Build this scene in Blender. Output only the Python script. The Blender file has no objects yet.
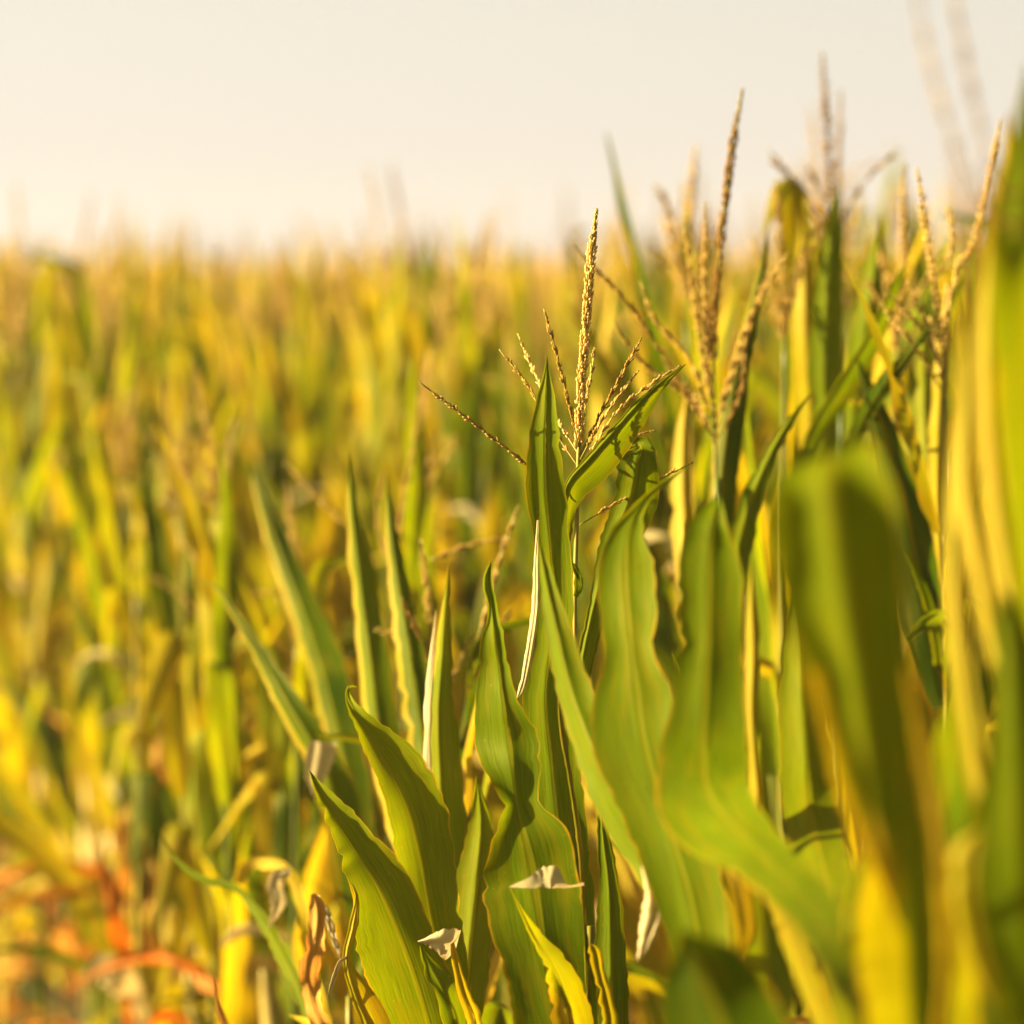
import bpy, math, random
import numpy as np
from mathutils import Vector, Matrix
random.seed(7)
S = bpy.context.scene
C = S.collection
R = math.radians

# ------------------------------------------------------------------ camera, sky, sun, exposure
CAM_Z, PITCH, LENS = 2.30, R(3.25), 100.0
FOCUS = 5.0
cd = bpy.data.cameras.new('camera')
cd.sensor_width = 24; cd.sensor_height = 24; cd.sensor_fit = 'HORIZONTAL'; cd.lens = LENS
cd.clip_start = 0.1; cd.clip_end = 5000
cd.dof.use_dof = True; cd.dof.focus_distance = FOCUS; cd.dof.aperture_fstop = 1.95
cam = bpy.data.objects.new('camera', cd); C.objects.link(cam)
cam.location = (0, 0, CAM_Z); cam.rotation_euler = (R(90) - PITCH, 0, 0)
S.camera = cam

SUN_EL, SUN_AZ = R(20), R(-88)        # azimuth from +Y, positive towards +X
sdir = Vector((math.sin(SUN_AZ) * math.cos(SUN_EL), math.cos(SUN_AZ) * math.cos(SUN_EL), math.sin(SUN_EL)))
w = bpy.data.worlds.new('World'); S.world = w; w.use_nodes = True
nt = w.node_tree; bg = nt.nodes['Background']
sky = nt.nodes.new('ShaderNodeTexSky'); sky.sky_type = 'NISHITA'; sky.sun_disc = False
sky.sun_elevation = SUN_EL; sky.sun_rotation = SUN_AZ
sky.dust_density = 5.0; sky.air_density = 1.0; sky.ozone_density = 0.3
# a thin warm veil low in the sky, clearing towards the zenith
wtc = nt.nodes.new('ShaderNodeTexCoord'); wsep = nt.nodes.new('ShaderNodeSeparateXYZ'); nt.links.new(wtc.outputs['Generated'], wsep.inputs[0])
wr = nt.nodes.new('ShaderNodeValToRGB'); nt.links.new(wsep.outputs[2], wr.inputs[0])
wr.color_ramp.elements[0].position = 0.068; wr.color_ramp.elements[0].color = (0.95, 0.95, 0.95, 1)
wr.color_ramp.elements[1].position = 0.17; wr.color_ramp.elements[1].color = (0.06, 0.06, 0.06, 1)
warm = nt.nodes.new('ShaderNodeMix'); warm.data_type = 'RGBA'; warm.blend_type = 'MULTIPLY'; warm.inputs[0].default_value = 1
warm.inputs[7].default_value = (0.62, 0.52, 0.27, 1); nt.links.new(sky.outputs[0], warm.inputs[6])
tint = nt.nodes.new('ShaderNodeMix'); tint.data_type = 'RGBA'; tint.blend_type = 'MIX'
vr = nt.nodes.new('ShaderNodeValToRGB'); nt.links.new(wsep.outputs[2], vr.inputs[0])
vr.color_ramp.elements[0].position = 0.0; vr.color_ramp.elements[0].color = (0.365, 0.335, 0.292, 1)
vr.color_ramp.elements[1].position = 0.07; vr.color_ramp.elements[1].color = (0.345, 0.327, 0.282, 1)
lf = nt.nodes.new('ShaderNodeMath'); lf.operation = 'MULTIPLY_ADD'; nt.links.new(wsep.outputs[0], lf.inputs[0]); lf.inputs[1].default_value = -3.0; lf.inputs[2].default_value = 10.0
vs_ = nt.nodes.new('ShaderNodeVectorMath'); vs_.operation = 'SCALE'; nt.links.new(vr.outputs[0], vs_.inputs[0]); nt.links.new(lf.outputs[0], vs_.inputs['Scale'])
nt.links.new(vs_.outputs[0], tint.inputs[7])
nt.links.new(wr.outputs[0], tint.inputs[0])
nt.links.new(warm.outputs[2], tint.inputs[6]); nt.links.new(tint.outputs[2], bg.inputs[0])
bg.inputs[1].default_value = 0.05
ld = bpy.data.lights.new('sun', 'SUN'); ld.energy = 5.0; ld.angle = R(0.6); ld.color = (1.0, 0.76, 0.38)
sun = bpy.data.objects.new('sun', ld); C.objects.link(sun)
sun.rotation_euler = sdir.to_track_quat('Z', 'Y').to_euler()
V = S.view_settings
V.view_transform = 'Standard'; V.look = 'None'; V.gamma = 1; V.use_curve_mapping = False; V.exposure = 2.36
S.render.engine = 'CYCLES'
S.cycles.use_denoising = True
S.cycles.max_bounces = 7; S.cycles.diffuse_bounces = 2; S.cycles.transmission_bounces = 4; S.cycles.glossy_bounces = 2
S.cycles.sample_clamp_indirect = 6

# pixel of the photograph + distance along the view axis -> world point
CP, SP = math.cos(PITCH), math.sin(PITCH)
K = 24.0 / LENS / 1024.0
DREMAP = [1.0, 0.0]
def P(px, py, d):
    d = d * DREMAP[0] + DREMAP[1]
    a = (px - 512) * K * d; b = (512 - py) * K * d
    return Vector((a, CP * d + SP * b, CAM_Z - SP * d + CP * b))
def ground_px(px, d): return (px - 512) * K * d

# ------------------------------------------------------------------ materials
def newmat(name):
    m = bpy.data.materials.new(name); m.use_nodes = True
    t = m.node_tree; t.nodes.clear()
    o = t.nodes.new('ShaderNodeOutputMaterial')
    return m, t, o
def nd(t, typ, **kw):
    n = t.nodes.new(typ)
    for k, v in kw.items(): setattr(n, k, v)
    return n
def math_n(t, op, a, b=None, clamp=False):
    n = nd(t, 'ShaderNodeMath', operation=op); n.use_clamp = clamp
    for i, v in enumerate((a, b)):
        if v is None: continue
        if isinstance(v, (int, float)): n.inputs[i].default_value = v
        else: t.links.new(v, n.inputs[i])
    return n.outputs[0]
def mixc(t, f, a, b, mode='MIX'):
    n = nd(t, 'ShaderNodeMix', data_type='RGBA', blend_type=mode)
    for i, v in ((0, f), (6, a), (7, b)):
        if isinstance(v, (int, float)): n.inputs[i].default_value = v
        elif isinstance(v, tuple): n.inputs[i].default_value = (*v, 1)
        else: t.links.new(v, n.inputs[i])
    return n.outputs[2]
def ramp(t, f, stops):
    n = nd(t, 'ShaderNodeValToRGB'); e = n.color_ramp.elements
    while len(e) < len(stops): e.new(0.5)
    for q, (p, c) in zip(e, stops):
        q.position = p; q.color = (*c, 1) if len(c) == 3 else c
    t.links.new(f, n.inputs[0]); return n.outputs[0]

def leaf_material(name, stops, tr_gain, rib, edge, blotch, blot_amt, rough=0.42, trans=0.42, spec=0.35, vk=1.7):
    m, t, o = newmat(name)
    uv = nd(t, 'ShaderNodeUVMap'); uv.uv_map = 'UVMap'
    sep = nd(t, 'ShaderNodeSeparateXYZ'); t.links.new(uv.outputs[0], sep.inputs[0])
    u, v = sep.outputs[0], sep.outputs[1]
    oi = nd(t, 'ShaderNodeObjectInfo'); geo = nd(t, 'ShaderNodeNewGeometry')
    # base hue varies from leaf to leaf and slowly along the blade
    n1 = nd(t, 'ShaderNodeTexNoise'); n1.inputs['Scale'].default_value = 5.0; n1.inputs['Detail'].default_value = 2
    t.links.new(geo.outputs['Position'], n1.inputs['Vector'])
    h = math_n(t, 'ADD', math_n(t, 'MULTIPLY', oi.outputs['Random'], 0.6), math_n(t, 'MULTIPLY', n1.outputs[0], 0.45))
    base = ramp(t, h, stops)
    # parallel veins
    mp = nd(t, 'ShaderNodeCombineXYZ')
    t.links.new(math_n(t, 'MULTIPLY', u, 42.0), mp.inputs[0]); t.links.new(math_n(t, 'MULTIPLY', v, 1.6), mp.inputs[1])
    t.links.new(math_n(t, 'MULTIPLY', oi.outputs['Random'], 50.0), mp.inputs[2])
    n2 = nd(t, 'ShaderNodeTexNoise'); n2.inputs['Scale'].default_value = 1.0; n2.inputs['Detail'].default_value = 3
    t.links.new(mp.outputs[0], n2.inputs['Vector'])
    mp3 = nd(t, 'ShaderNodeCombineXYZ')
    t.links.new(math_n(t, 'MULTIPLY', u, 150.0), mp3.inputs[0]); t.links.new(math_n(t, 'MULTIPLY', v, 2.5), mp3.inputs[1])
    n3 = nd(t, 'ShaderNodeTexNoise'); n3.inputs['Scale'].default_value = 1.0; n3.inputs['Detail'].default_value = 1
    t.links.new(mp3.outputs[0], n3.inputs['Vector'])
    vein = math_n(t, 'ADD', math_n(t, 'MULTIPLY', n2.outputs[0], 0.6), math_n(t, 'MULTIPLY', n3.outputs[0], 0.5))
    k = math_n(t, 'ADD', math_n(t, 'MULTIPLY', vein, vk), 0.96 - 0.535 * vk)
    kc = nd(t, 'ShaderNodeCombineXYZ')
    for i in range(3): t.links.new(k, kc.inputs[i])
    base = mixc(t, 1.0, base, kc.outputs[0], 'MULTIPLY')
    # blotches and small specks (wear of the leaf itself)
    n4 = nd(t, 'ShaderNodeTexNoise'); n4.inputs['Scale'].default_value = 1.0; n4.inputs['Detail'].default_value = 5
    mp4 = nd(t, 'ShaderNodeCombineXYZ')
    t.links.new(math_n(t, 'MULTIPLY', u, 9.0), mp4.inputs[0]); t.links.new(math_n(t, 'MULTIPLY', v, 1.1), mp4.inputs[1])
    t.links.new(math_n(t, 'MULTIPLY', oi.outputs['Random'], 91.0), mp4.inputs[2])
    t.links.new(mp4.outputs[0], n4.inputs['Vector'])
    f4 = ramp(t, n4.outputs[0], [(0.60 - 0.25 * blot_amt, (0, 0, 0)), (0.74 - 0.15 * blot_amt, (1, 1, 1))])
    base = mixc(t, math_n(t, 'MULTIPLY', f4, 0.35 + 0.5 * blot_amt), base, blotch)
    vo = nd(t, 'ShaderNodeTexVoronoi'); vo.inputs['Scale'].default_value = 75.0
    t.links.new(geo.outputs['Position'], vo.inputs['Vector'])
    sp = ramp(t, vo.outputs['Distance'], [(0.0, (1, 1, 1)), (0.16, (0, 0, 0))])
    n5 = nd(t, 'ShaderNodeTexNoise'); n5.inputs['Scale'].default_value = 22.0
    t.links.new(geo.outputs['Position'], n5.inputs['Vector'])
    spf = math_n(t, 'MULTIPLY', sp, math_n(t, 'GREATER_THAN', n5.outputs[0], 0.52))
    base = mixc(t, math_n(t, 'MULTIPLY', spf, 0.4), base, edge)
    # pale midrib, yellowing margin
    au = math_n(t, 'ABSOLUTE', math_n(t, 'SUBTRACT', u, 0.5))
    ribf = ramp(t, au, [(0.018, (1, 1, 1)), (0.042, (0, 0, 0))])
    base = mixc(t, math_n(t, 'MULTIPLY', ribf, 0.55), base, rib)
    n6 = nd(t, 'ShaderNodeTexNoise'); n6.inputs['Scale'].default_value = 30.0; n6.inputs['Detail'].default_value = 4
    t.links.new(geo.outputs['Position'], n6.inputs['Vector'])
    auN = math_n(t, 'ADD', au, math_n(t, 'MULTIPLY', math_n(t, 'SUBTRACT', n6.outputs[0], 0.5), 0.09))
    edf = ramp(t, auN, [(0.474, (0, 0, 0)), (0.50, (1, 1, 1))])
    base = mixc(t, math_n(t, 'MULTIPLY', edf, 0.8), base, edge)
    # bump
    hgt = math_n(t, 'ADD', vein, math_n(t, 'MULTIPLY', ribf, 1.2))
    bp = nd(t, 'ShaderNodeBump'); bp.inputs['Strength'].default_value = 0.35; bp.inputs['Distance'].default_value = 0.0012
    t.links.new(hgt, bp.inputs['Height'])
    pr = nd(t, 'ShaderNodeBsdfPrincipled'); pr.inputs['Roughness'].default_value = rough
    pr.inputs['Specular IOR Level'].default_value = spec; pr.inputs['Specular Tint'].default_value = (1.0, 0.80, 0.22, 1)
    t.links.new(base, pr.inputs['Base Color']); t.links.new(bp.outputs[0], pr.inputs['Normal'])
    tr = nd(t, 'ShaderNodeBsdfTranslucent')
    trc = mixc(t, 1.0, base, tr_gain, 'MULTIPLY')
    t.links.new(trc, tr.inputs[0]); t.links.new(bp.outputs[0], tr.inputs['Normal'])
    mx = nd(t, 'ShaderNodeMixShader'); mx.inputs[0].default_value = trans
    t.links.new(pr.outputs[0], mx.inputs[1]); t.links.new(tr.outputs[0], mx.inputs[2])
    t.links.new(mx.outputs[0], o.inputs[0])
    return m
GREEN = leaf_material('green_leaf',
    [(0, (0.0058, 0.0193, 0.0002)), (0.315, (0.0237, 0.0540, 0.0003)), (0.585, (0.0948, 0.1444, 0.0005)), (0.9, (0.2600, 0.2224, 0.0010))],
    (2.9, 2.4, 0.5), (0.17, 0.165, 0.006), (0.32, 0.17, 0.008), (0.115, 0.11, 0.002), 0.4, trans=0.38, spec=0.13, rough=0.5)
FRESH = leaf_material('fresh_leaf',
    [(0, (0.0490, 0.0910, 0.0006)), (0.5, (0.0875, 0.1295, 0.0006)), (1, (0.1330, 0.1610, 0.0007))],
    (2.6, 2.3, 0.5), (0.18, 0.175, 0.006), (0.32, 0.19, 0.008), (0.155, 0.14, 0.002), 0.4, trans=0.33, spec=0.06, rough=0.5)
YELLOW = leaf_material('yellowing_and_sunlit_leaf',  # yellowing blades, and the painted sunlit left edges of some green ones
    [(0, (0.1035, 0.1257, 0.0015)), (0.4, (0.1996, 0.1922, 0.0015)), (0.7, (0.3105, 0.2513, 0.0045)), (1, (0.4066, 0.3179, 0.0370))],
    (1.8, 1.6, 0.7), (0.34, 0.27, 0.03), (0.34, 0.17, 0.015), (0.28, 0.14, 0.008), 0.45, rough=0.5, spec=0.25, trans=0.38)
DRY = leaf_material('dry_leaf',
    [(0, (0.2852, 0.0465, 0.0019)), (0.3, (0.3720, 0.1054, 0.0037)), (0.6, (0.3844, 0.1984, 0.0155)), (1, (0.4588, 0.3410, 0.1116))],
    (1.3, 1.0, 0.8), (0.42, 0.22, 0.04), (0.32, 0.12, 0.012), (0.24, 0.05, 0.005), 0.5, rough=0.6, trans=0.35)
PALE = leaf_material('bleached_and_sunlit_leaf',  # bleached tips and scraps, and the painted sunlit cream of a rolled margin
    [(0, (0.4176, 0.3600, 0.1728)), (0.5, (0.5040, 0.4464, 0.2592)), (1, (0.5616, 0.5112, 0.3600))],
    (1.1, 1.0, 0.8), (0.5, 0.43, 0.26), (0.36, 0.2, 0.06), (0.4, 0.3, 0.13), 0.2, rough=0.4, trans=0.3, vk=0.5)

def simple_material(name, stops, scale=(60, 60, 60), rough=0.6, bump=0.3, spec=0.3, trans=0.0, objr=0.5, det=3):
    m, t, o = newmat(name)
    tc = nd(t, 'ShaderNodeTexCoord'); mp = nd(t, 'ShaderNodeMapping'); mp.inputs['Scale'].default_value = scale
    t.links.new(tc.outputs['Object'], mp.inputs[0])
    n = nd(t, 'ShaderNodeTexNoise'); n.inputs['Scale'].default_value = 1; n.inputs['Detail'].default_value = det
    t.links.new(mp.outputs[0], n.inputs['Vector'])
    oi = nd(t, 'ShaderNodeObjectInfo')
    f = math_n(t, 'ADD', math_n(t, 'MULTIPLY', n.outputs[0], 1.0), math_n(t, 'MULTIPLY', math_n(t, 'SUBTRACT', oi.outputs['Random'], 0.5), objr))
    c = ramp(t, f, stops)
    bp = nd(t, 'ShaderNodeBump'); bp.inputs['Strength'].default_value = bump; bp.inputs['Distance'].default_value = 0.002
    t.links.new(n.outputs[0], bp.inputs['Height'])
    pr = nd(t, 'ShaderNodeBsdfPrincipled'); pr.inputs['Roughness'].default_value = rough; pr.inputs['Specular IOR Level'].default_value = spec
    t.links.new(c, pr.inputs['Base Color']); t.links.new(bp.outputs[0], pr.inputs['Normal'])
    if trans:
        tr = nd(t, 'ShaderNodeBsdfTranslucent'); t.links.new(c, tr.inputs[0])
        mx = nd(t, 'ShaderNodeMixShader'); mx.inputs[0].default_value = trans
        t.links.new(pr.outputs[0], mx.inputs[1]); t.links.new(tr.outputs[0], mx.inputs[2]); t.links.new(mx.outputs[0], o.inputs[0])
    else: t.links.new(pr.outputs[0], o.inputs[0])
    return m
TASSEL = simple_material('tassel_spikelets', [(0.25, (0.28, 0.15, 0.02)), (0.5, (0.52, 0.34, 0.07)), (0.72, (0.72, 0.54, 0.19))],
                         scale=(220, 220, 220), trans=0.4, bump=0.1, rough=0.7)
STALK = simple_material('stalk_skin', [(0.25, (0.0360, 0.0660, 0.0018)), (0.5, (0.0720, 0.0960, 0.0024)), (0.8, (0.2040, 0.1680, 0.0120))],
                        scale=(40, 40, 3), rough=0.45, bump=0.2)
RACHIS = simple_material('tassel_stem', [(0.25, (0.1440, 0.1440, 0.0120)), (0.8, (0.2700, 0.2160, 0.0420))], scale=(60, 60, 5), rough=0.5)
HUSK = simple_material('husk', [(0.2, (0.1980, 0.1980, 0.0198)), (0.5, (0.3630, 0.2838, 0.0792)), (0.8, (0.4950, 0.4092, 0.2376))],
                       scale=(60, 60, 4), rough=0.55, bump=0.5, trans=0.15)
SILK = simple_material('silk', [(0.2, (0.10, 0.03, 0.01)), (0.8, (0.36, 0.14, 0.04))], scale=(300, 300, 20), rough=0.7)
SOIL = simple_material('soil', [(0.3, (0.0250, 0.0200, 0.0075)), (0.5, (0.0600, 0.0425, 0.0150)), (0.7, (0.1300, 0.0900, 0.0350))],
                       scale=(6, 6, 6), rough=0.95, bump=1.0, det=10, objr=0)
STRAW = simple_material('straw_blades', [(0.3, (0.1440, 0.1320, 0.0180)), (0.5, (0.2700, 0.1980, 0.0480)), (0.7, (0.3600, 0.2760, 0.1200))],
                        scale=(3, 3, 3), rough=0.7, trans=0.3, objr=0)

# ------------------------------------------------------------------ mesh helpers
def mesh_from(name, verts, faces, uvs=None, mats=(), midx=None, smooth=True):
    me = bpy.data.meshes.new(name)
    me.from_pydata([tuple(v) for v in verts], [], faces)
    if uvs is not None:
        lay = me.uv_layers.new(name='UVMap')
        li = np.empty(len(me.loops), dtype=np.int32); me.loops.foreach_get('vertex_index', li)
        lay.data.foreach_set('uv', np.asarray(uvs, dtype=np.float32)[li].ravel())
    for m in mats: me.materials.append(m)
    if midx is not None: me.polygons.foreach_set('material_index', np.asarray(midx, dtype=np.int32))
    if smooth: me.polygons.foreach_set('use_smooth', [True] * len(me.polygons))
    me.update(); return me
def obj(name, me, parent=None, loc=None, rot=None, scale=None):
    o = bpy.data.objects.new(name, me); C.objects.link(o)
    if parent: o.parent = parent
    if loc is not None: o.location = loc
    if rot is not None: o.rotation_euler = rot
    if scale is not None: o.scale = (scale,) * 3 if isinstance(scale, (int, float)) else scale
    return o

def grid_faces(n, m):
    return [(i * (m + 1) + j, i * (m + 1) + j + 1, (i + 1) * (m + 1) + j + 1, (i + 1) * (m + 1) + j) for i in range(n) for j in range(m)]

# a blade in its own space: node at the origin, leaning towards +X
def blade(rng, L=0.7, W=0.09, th0=14, th1=40, p=1.5, twist=20, fold=32, wave=0.010, kink=None, n=22, m=6, side=0.0):
    pts = []; pos = Vector((0.008, 0, 0)); ds = L / n
    ph1, ph2 = rng.uniform(0, 6.28), rng.uniform(0, 6.28); fr = rng.uniform(7, 11)
    V_, U_ = [], []
    bend = rng.uniform(-1, 1) * 8
    for i in range(n + 1):
        s = i / n
        th = th0 + (th1 - th0) * s ** p
        if kink and s > kink[0]: th += kink[1] * min(1, (s - kink[0]) / 0.10)
        th = R(th); az = R(bend * s + side * s * s)
        T = Vector((math.sin(th) * math.cos(az), math.sin(th) * math.sin(az), math.cos(th)))
        if i: pos = pos + T * ds
        B = Vector((-math.sin(az), math.cos(az), 0))
        tw = R(twist * s + 6 * math.sin(5 * s + ph1))
        N = T.cross(B)
        Bs = B * math.cos(tw) + N * math.sin(tw); Ns = T.cross(Bs)
        wd = W * 0.5 * (0.42 + 0.58 * min(1, s / 0.22) ** 0.8) * max(0.0, 1 - s ** 2.3) ** 0.95 + 0.0006
        fo = R(fold * (1 - 0.55 * s))
        for j in range(m + 1):
            q = -1 + 2 * j / m; a = abs(q)
            wv = wave * a * a * math.sin(fr * s * 2.2 + (ph1 if q < 0 else ph2)) * min(1, 6 * s) * (1 - s)
            c = Bs * (q * wd * math.cos(fo)) - Ns * (a ** 1.3 * wd * math.sin(fo)) + Ns * wv
            V_.append(pos + c); U_.append((j / m, s * L * 10))
    return V_, grid_faces(n, m), U_

DZ = 0.5
# a blade given by its midrib and margins, tip first: rows (px, py, depth, left px, right px, left dz, right dz)
def shaped_leaf(name, rows, parent, mat, n=56, m=10, wave=0.0, ph=0.0, bow=0.0028, mats=None, paint=None, label=None):
    A = np.array(rows, float); k = len(A)
    t = np.r_[0, np.cumsum(np.hypot(np.diff(A[:, 0]), np.diff(A[:, 1])) + 400 * np.abs(np.diff(A[:, 2])) * 0.3 + 1)]
    tt = np.linspace(0, t[-1], n + 1)
    # monotone-ish cubic Hermite
    sl = np.zeros_like(A)
    d = np.diff(A, axis=0) / np.diff(t)[:, None]
    sl[1:-1] = (d[:-1] + d[1:]) / 2; sl[0] = d[0]; sl[-1] = d[-1]
    for c in (3, 4):
        z = d[:-1, c] * d[1:, c] <= 0; sl[1:-1, c][z] = 0
    out = []
    for x in tt:
        i = min(k - 2, max(0, int(np.searchsorted(t, x) - 1))); h = t[i + 1] - t[i]; q = (x - t[i]) / h
        out.append((2*q**3-3*q*q+1)*A[i] + (q**3-2*q*q+q)*h*sl[i] + (-2*q**3+3*q*q)*A[i+1] + (q**3-q*q)*h*sl[i+1])
    out = np.array(out)
    tx = np.gradient(out[:, 0]); ty = np.gradient(out[:, 1]); ln = np.hypot(tx, ty) + 1e-9; tx /= ln; ty /= ln
    jr = random.Random(len(rows) * 31 + int(A[0, 0])); jl = [jr.gauss(0, 1) for _ in range(2 * (n + 5))]
    for i in range(n + 1):        # small irregular nicks along both margins
        f = min(1, out[i, 3] / 8, out[i, 4] / 8)
        out[i, 3] += f * (.9 * jl[i] - (4 * (jl[i + 2] > 2.1))); out[i, 4] += f * (.9 * jl[n + 4 + i] - (4 * (jl[n + 6 + i - 2] > 2.1)))
    V_, U_ = [], []; length = 0; prev = None
    for i, r in enumerate(out):
        mid = P(r[0], r[1], r[2])
        if prev is not None: length += (mid - prev).length
        prev = mid
        lx, ly = -ty[i], tx[i]
        ml = P(r[0] + lx * max(r[3], 0.3), r[1] + ly * max(r[3], 0.3), r[2] + DZ * r[5])
        mr = P(r[0] - lx * max(r[4], 0.3), r[1] - ly * max(r[4], 0.3), r[2] + DZ * r[6])
        for j in range(m + 1):
            q = -1 + 2 * j / m; a = abs(q)
            e = ml if q < 0 else mr
            p = mid.lerp(e, a)
            wv = wave * a * a * math.sin(i / n * 26 + ph + (0 if q < 0 else 2.1)) * min(1, 5 * i / n)
            p = p + Vector((0, 1, 0)) * (bow * 4 * a * (1 - a) + wv) + Vector((0, 0, 0.15 * wv))
            V_.append(p); U_.append((j / m, length * 10))
    F = grid_faces(n, m); mi = None
    ms = [mat] + (mats or [])
    if paint: mi = [paint((f // m) / n, ((f % m) + .5) / m) for f in range(len(F))]
    o0 = parent.matrix_world.translation if parent else Vector()
    me = mesh_from(name, [v - parent.location for v in V_] if parent else V_, F, U_, ms, mi)
    o = obj(name, me, parent)
    if label: o['label'] = label
    return o

def tube(V_, F, pts, rad, k=6):
    b = len(V_)
    for i, p in enumerate(pts):
        T = (pts[min(i + 1, len(pts) - 1)] - pts[max(i - 1, 0)]).normalized()
        X = T.orthogonal().normalized() if abs(T.z) < 0.9 else T.cross(Vector((0, 1, 0))).normalized()
        Y = T.cross(X); r = rad[i] if hasattr(rad, '__len__') else rad
        for j in range(k):
            a = 2 * math.pi * j / k
            V_.append(p + X * (r * math.cos(a)) + Y * (r * math.sin(a)))
    for i in range(len(pts) - 1):
        for j in range(k):
            F.append((b + i * k + j, b + i * k + (j + 1) % k, b + (i + 1) * k + (j + 1) % k, b + (i + 1) * k + j))
    F.append(tuple(b + j for j in reversed(range(k)))); e = b + (len(pts) - 1) * k
    F.append(tuple(e + j for j in range(k)))
def spindle(V_, F, p, D, L, r, k=5):
    X = D.orthogonal().normalized(); Y = D.cross(X); b = len(V_)
    V_.append(p)
    for f, g in ((0.3, 0.85), (0.62, 1.0)):
        for j in range(k):
            a = 6.283 * j / k; V_.append(p + D * (L * f) + X * (r * g * math.cos(a)) + Y * (r * g * math.sin(a)))
    V_.append(p + D * L)
    for j in range(k):
        q = (j + 1) % k
        F.append((b, b + 1 + q, b + 1 + j)); F.append((b + 1 + j, b + 1 + q, b + 1 + k + q, b + 1 + k + j))
        F.append((b + 1 + k + j, b + 1 + k + q, b + 1 + 2 * k))
def resample(pts, step):
    out = [pts[0].copy()]; acc = 0
    # smooth curve first
    sm = []
    n = len(pts)
    for i in range(n - 1):
        p0, p1, p2, p3 = pts[max(i-1,0)], pts[i], pts[i+1], pts[min(i+2,n-1)]
        for k in range(12):
            t = k / 12
            sm.append(0.5 * ((2*p1) + (p2-p0)*t + (2*p0-5*p1+4*p2-p3)*t*t + (3*p1-p0-3*p2+p3)*t**3))
    sm.append(pts[-1])
    for a, b in zip(sm[:-1], sm[1:]):
        l = (b - a).length
        while acc + l >= step:
            f = (step - acc) / l; a = a.lerp(b, f); out.append(a.copy()); l = (b - a).length; acc = 0
        acc += l
    return out
# one strand of a tassel, base -> tip, covered with spikelets
def strand(rng, pts, bare=0.0, per=2, step=0.005, sl=0.009, sr=0.0016, core=0.0011, ang=22, k=5, spread=0.001):
    pp = resample(pts, step); V_, F = [], []; n = len(pp)
    tube(V_, F, pp[::max(1, int(0.012 / step))] + [pp[-1]], core, 5)
    ncore = len(F)
    for i, p in enumerate(pp[:-1]):
        if i / n < bare: continue
        T = (pp[i + 1] - p).normalized(); X = T.orthogonal().normalized(); Y = T.cross(X)
        tap = 1.0 if i / n < 0.8 else 1.0 - 0.7 * (i / n - 0.8) / 0.2
        for j in range(per):
            if rng.random() < .10: continue
            a = 6.283 * (j / per + i * 0.381) + rng.uniform(-.4, .4)
            O = X * math.cos(a) + Y * math.sin(a)
            an = R(rng.gauss(ang, 7)); D = (T * math.cos(an) + O * math.sin(an)).normalized()
            spindle(V_, F, p + O * spread * tap, D, sl * tap * rng.uniform(0.75, 1.15), sr * tap * rng.uniform(.8, 1.15), k)
    return V_, F, [0] * ncore + [1] * (len(F) - ncore)

def tag(o, label=None, cat=None, group=None, kind=None):
    for k, v in (('label', label), ('category', cat), ('group', group), ('kind', kind)):
        if v: o[k] = v
    return o

# ------------------------------------------------------------------ ground
n = 40
gv, gf = [], []
for i in range(n + 1):
    for j in range(n + 1):
        f = lambda q: math.copysign(abs(q) ** 3, q) * 1500
        x, y = f(-1 + 2 * i / n), f(-1 + 2 * j / n)
        gv.append((x, y, 0.0))
g = obj('ground', mesh_from('ground', gv, grid_faces(n, n), None, [SOIL])); g['kind'] = 'structure'

# ------------------------------------------------------------------ plant kit (local space, shared mesh data)
rng = random.Random(3)
def blade_mesh(name, mat, **kw):
    v, f, u = blade(rng, **kw); return mesh_from(name, v, f, u, [mat])
UP, MIDL, LOW, DRYL = [], [], [], []
for i in range(12):
    UP.append(blade_mesh('upper_blade', GREEN if i % 4 else YELLOW, L=rng.uniform(.36, .52), W=rng.uniform(.055, .085), th0=rng.uniform(6, 16), th1=rng.uniform(10, 30),
        twist=rng.uniform(-70, 70), fold=rng.uniform(30, 50), kink=(rng.uniform(.6, .75), rng.uniform(60, 120)) if i % 6 == 4 else None, side=rng.uniform(-30, 30)))
for i in range(14):
    MIDL.append(blade_mesh('middle_blade', GREEN if i % 3 else YELLOW, L=rng.uniform(.42, .68), W=rng.uniform(.075, .11), th0=rng.uniform(8, 20), th1=rng.uniform(14, 50),
        twist=rng.uniform(-90, 90), fold=rng.uniform(25, 42), kink=(rng.uniform(.45, .70), rng.uniform(115, 150)) if i % 2 else None, side=rng.uniform(-40, 40)))
for i in range(8):
    LOW.append(blade_mesh('lower_blade', YELLOW if i % 2 else GREEN, L=rng.uniform(.65, .85), W=rng.uniform(.075, .105), th0=rng.uniform(12, 24), th1=rng.uniform(35, 100),
        twist=rng.uniform(-120, 120), fold=rng.uniform(25, 45), wave=.016, side=rng.uniform(-50, 50)))
for i in range(8):
    DRYL.append(blade_mesh('withered_blade', DRY if i % 3 else YELLOW, L=rng.uniform(.45, .7), W=rng.uniform(.035, .06), th0=rng.uniform(25, 45), th1=rng.uniform(120, 172), p=0.6,
        twist=rng.uniform(-400, 400), fold=rng.uniform(45, 75), wave=.02, side=rng.uniform(-60, 60), n=30))
SCRAPS = [blade_mesh('bleached_scrap', PALE if i % 2 else YELLOW, L=rng.uniform(.14, .26), W=rng.uniform(.03, .055), th0=rng.uniform(15, 40), th1=rng.uniform(110, 170), p=.8, twist=rng.uniform(-160, 160), fold=50, n=12, wave=.01) for i in range(6)]
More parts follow.
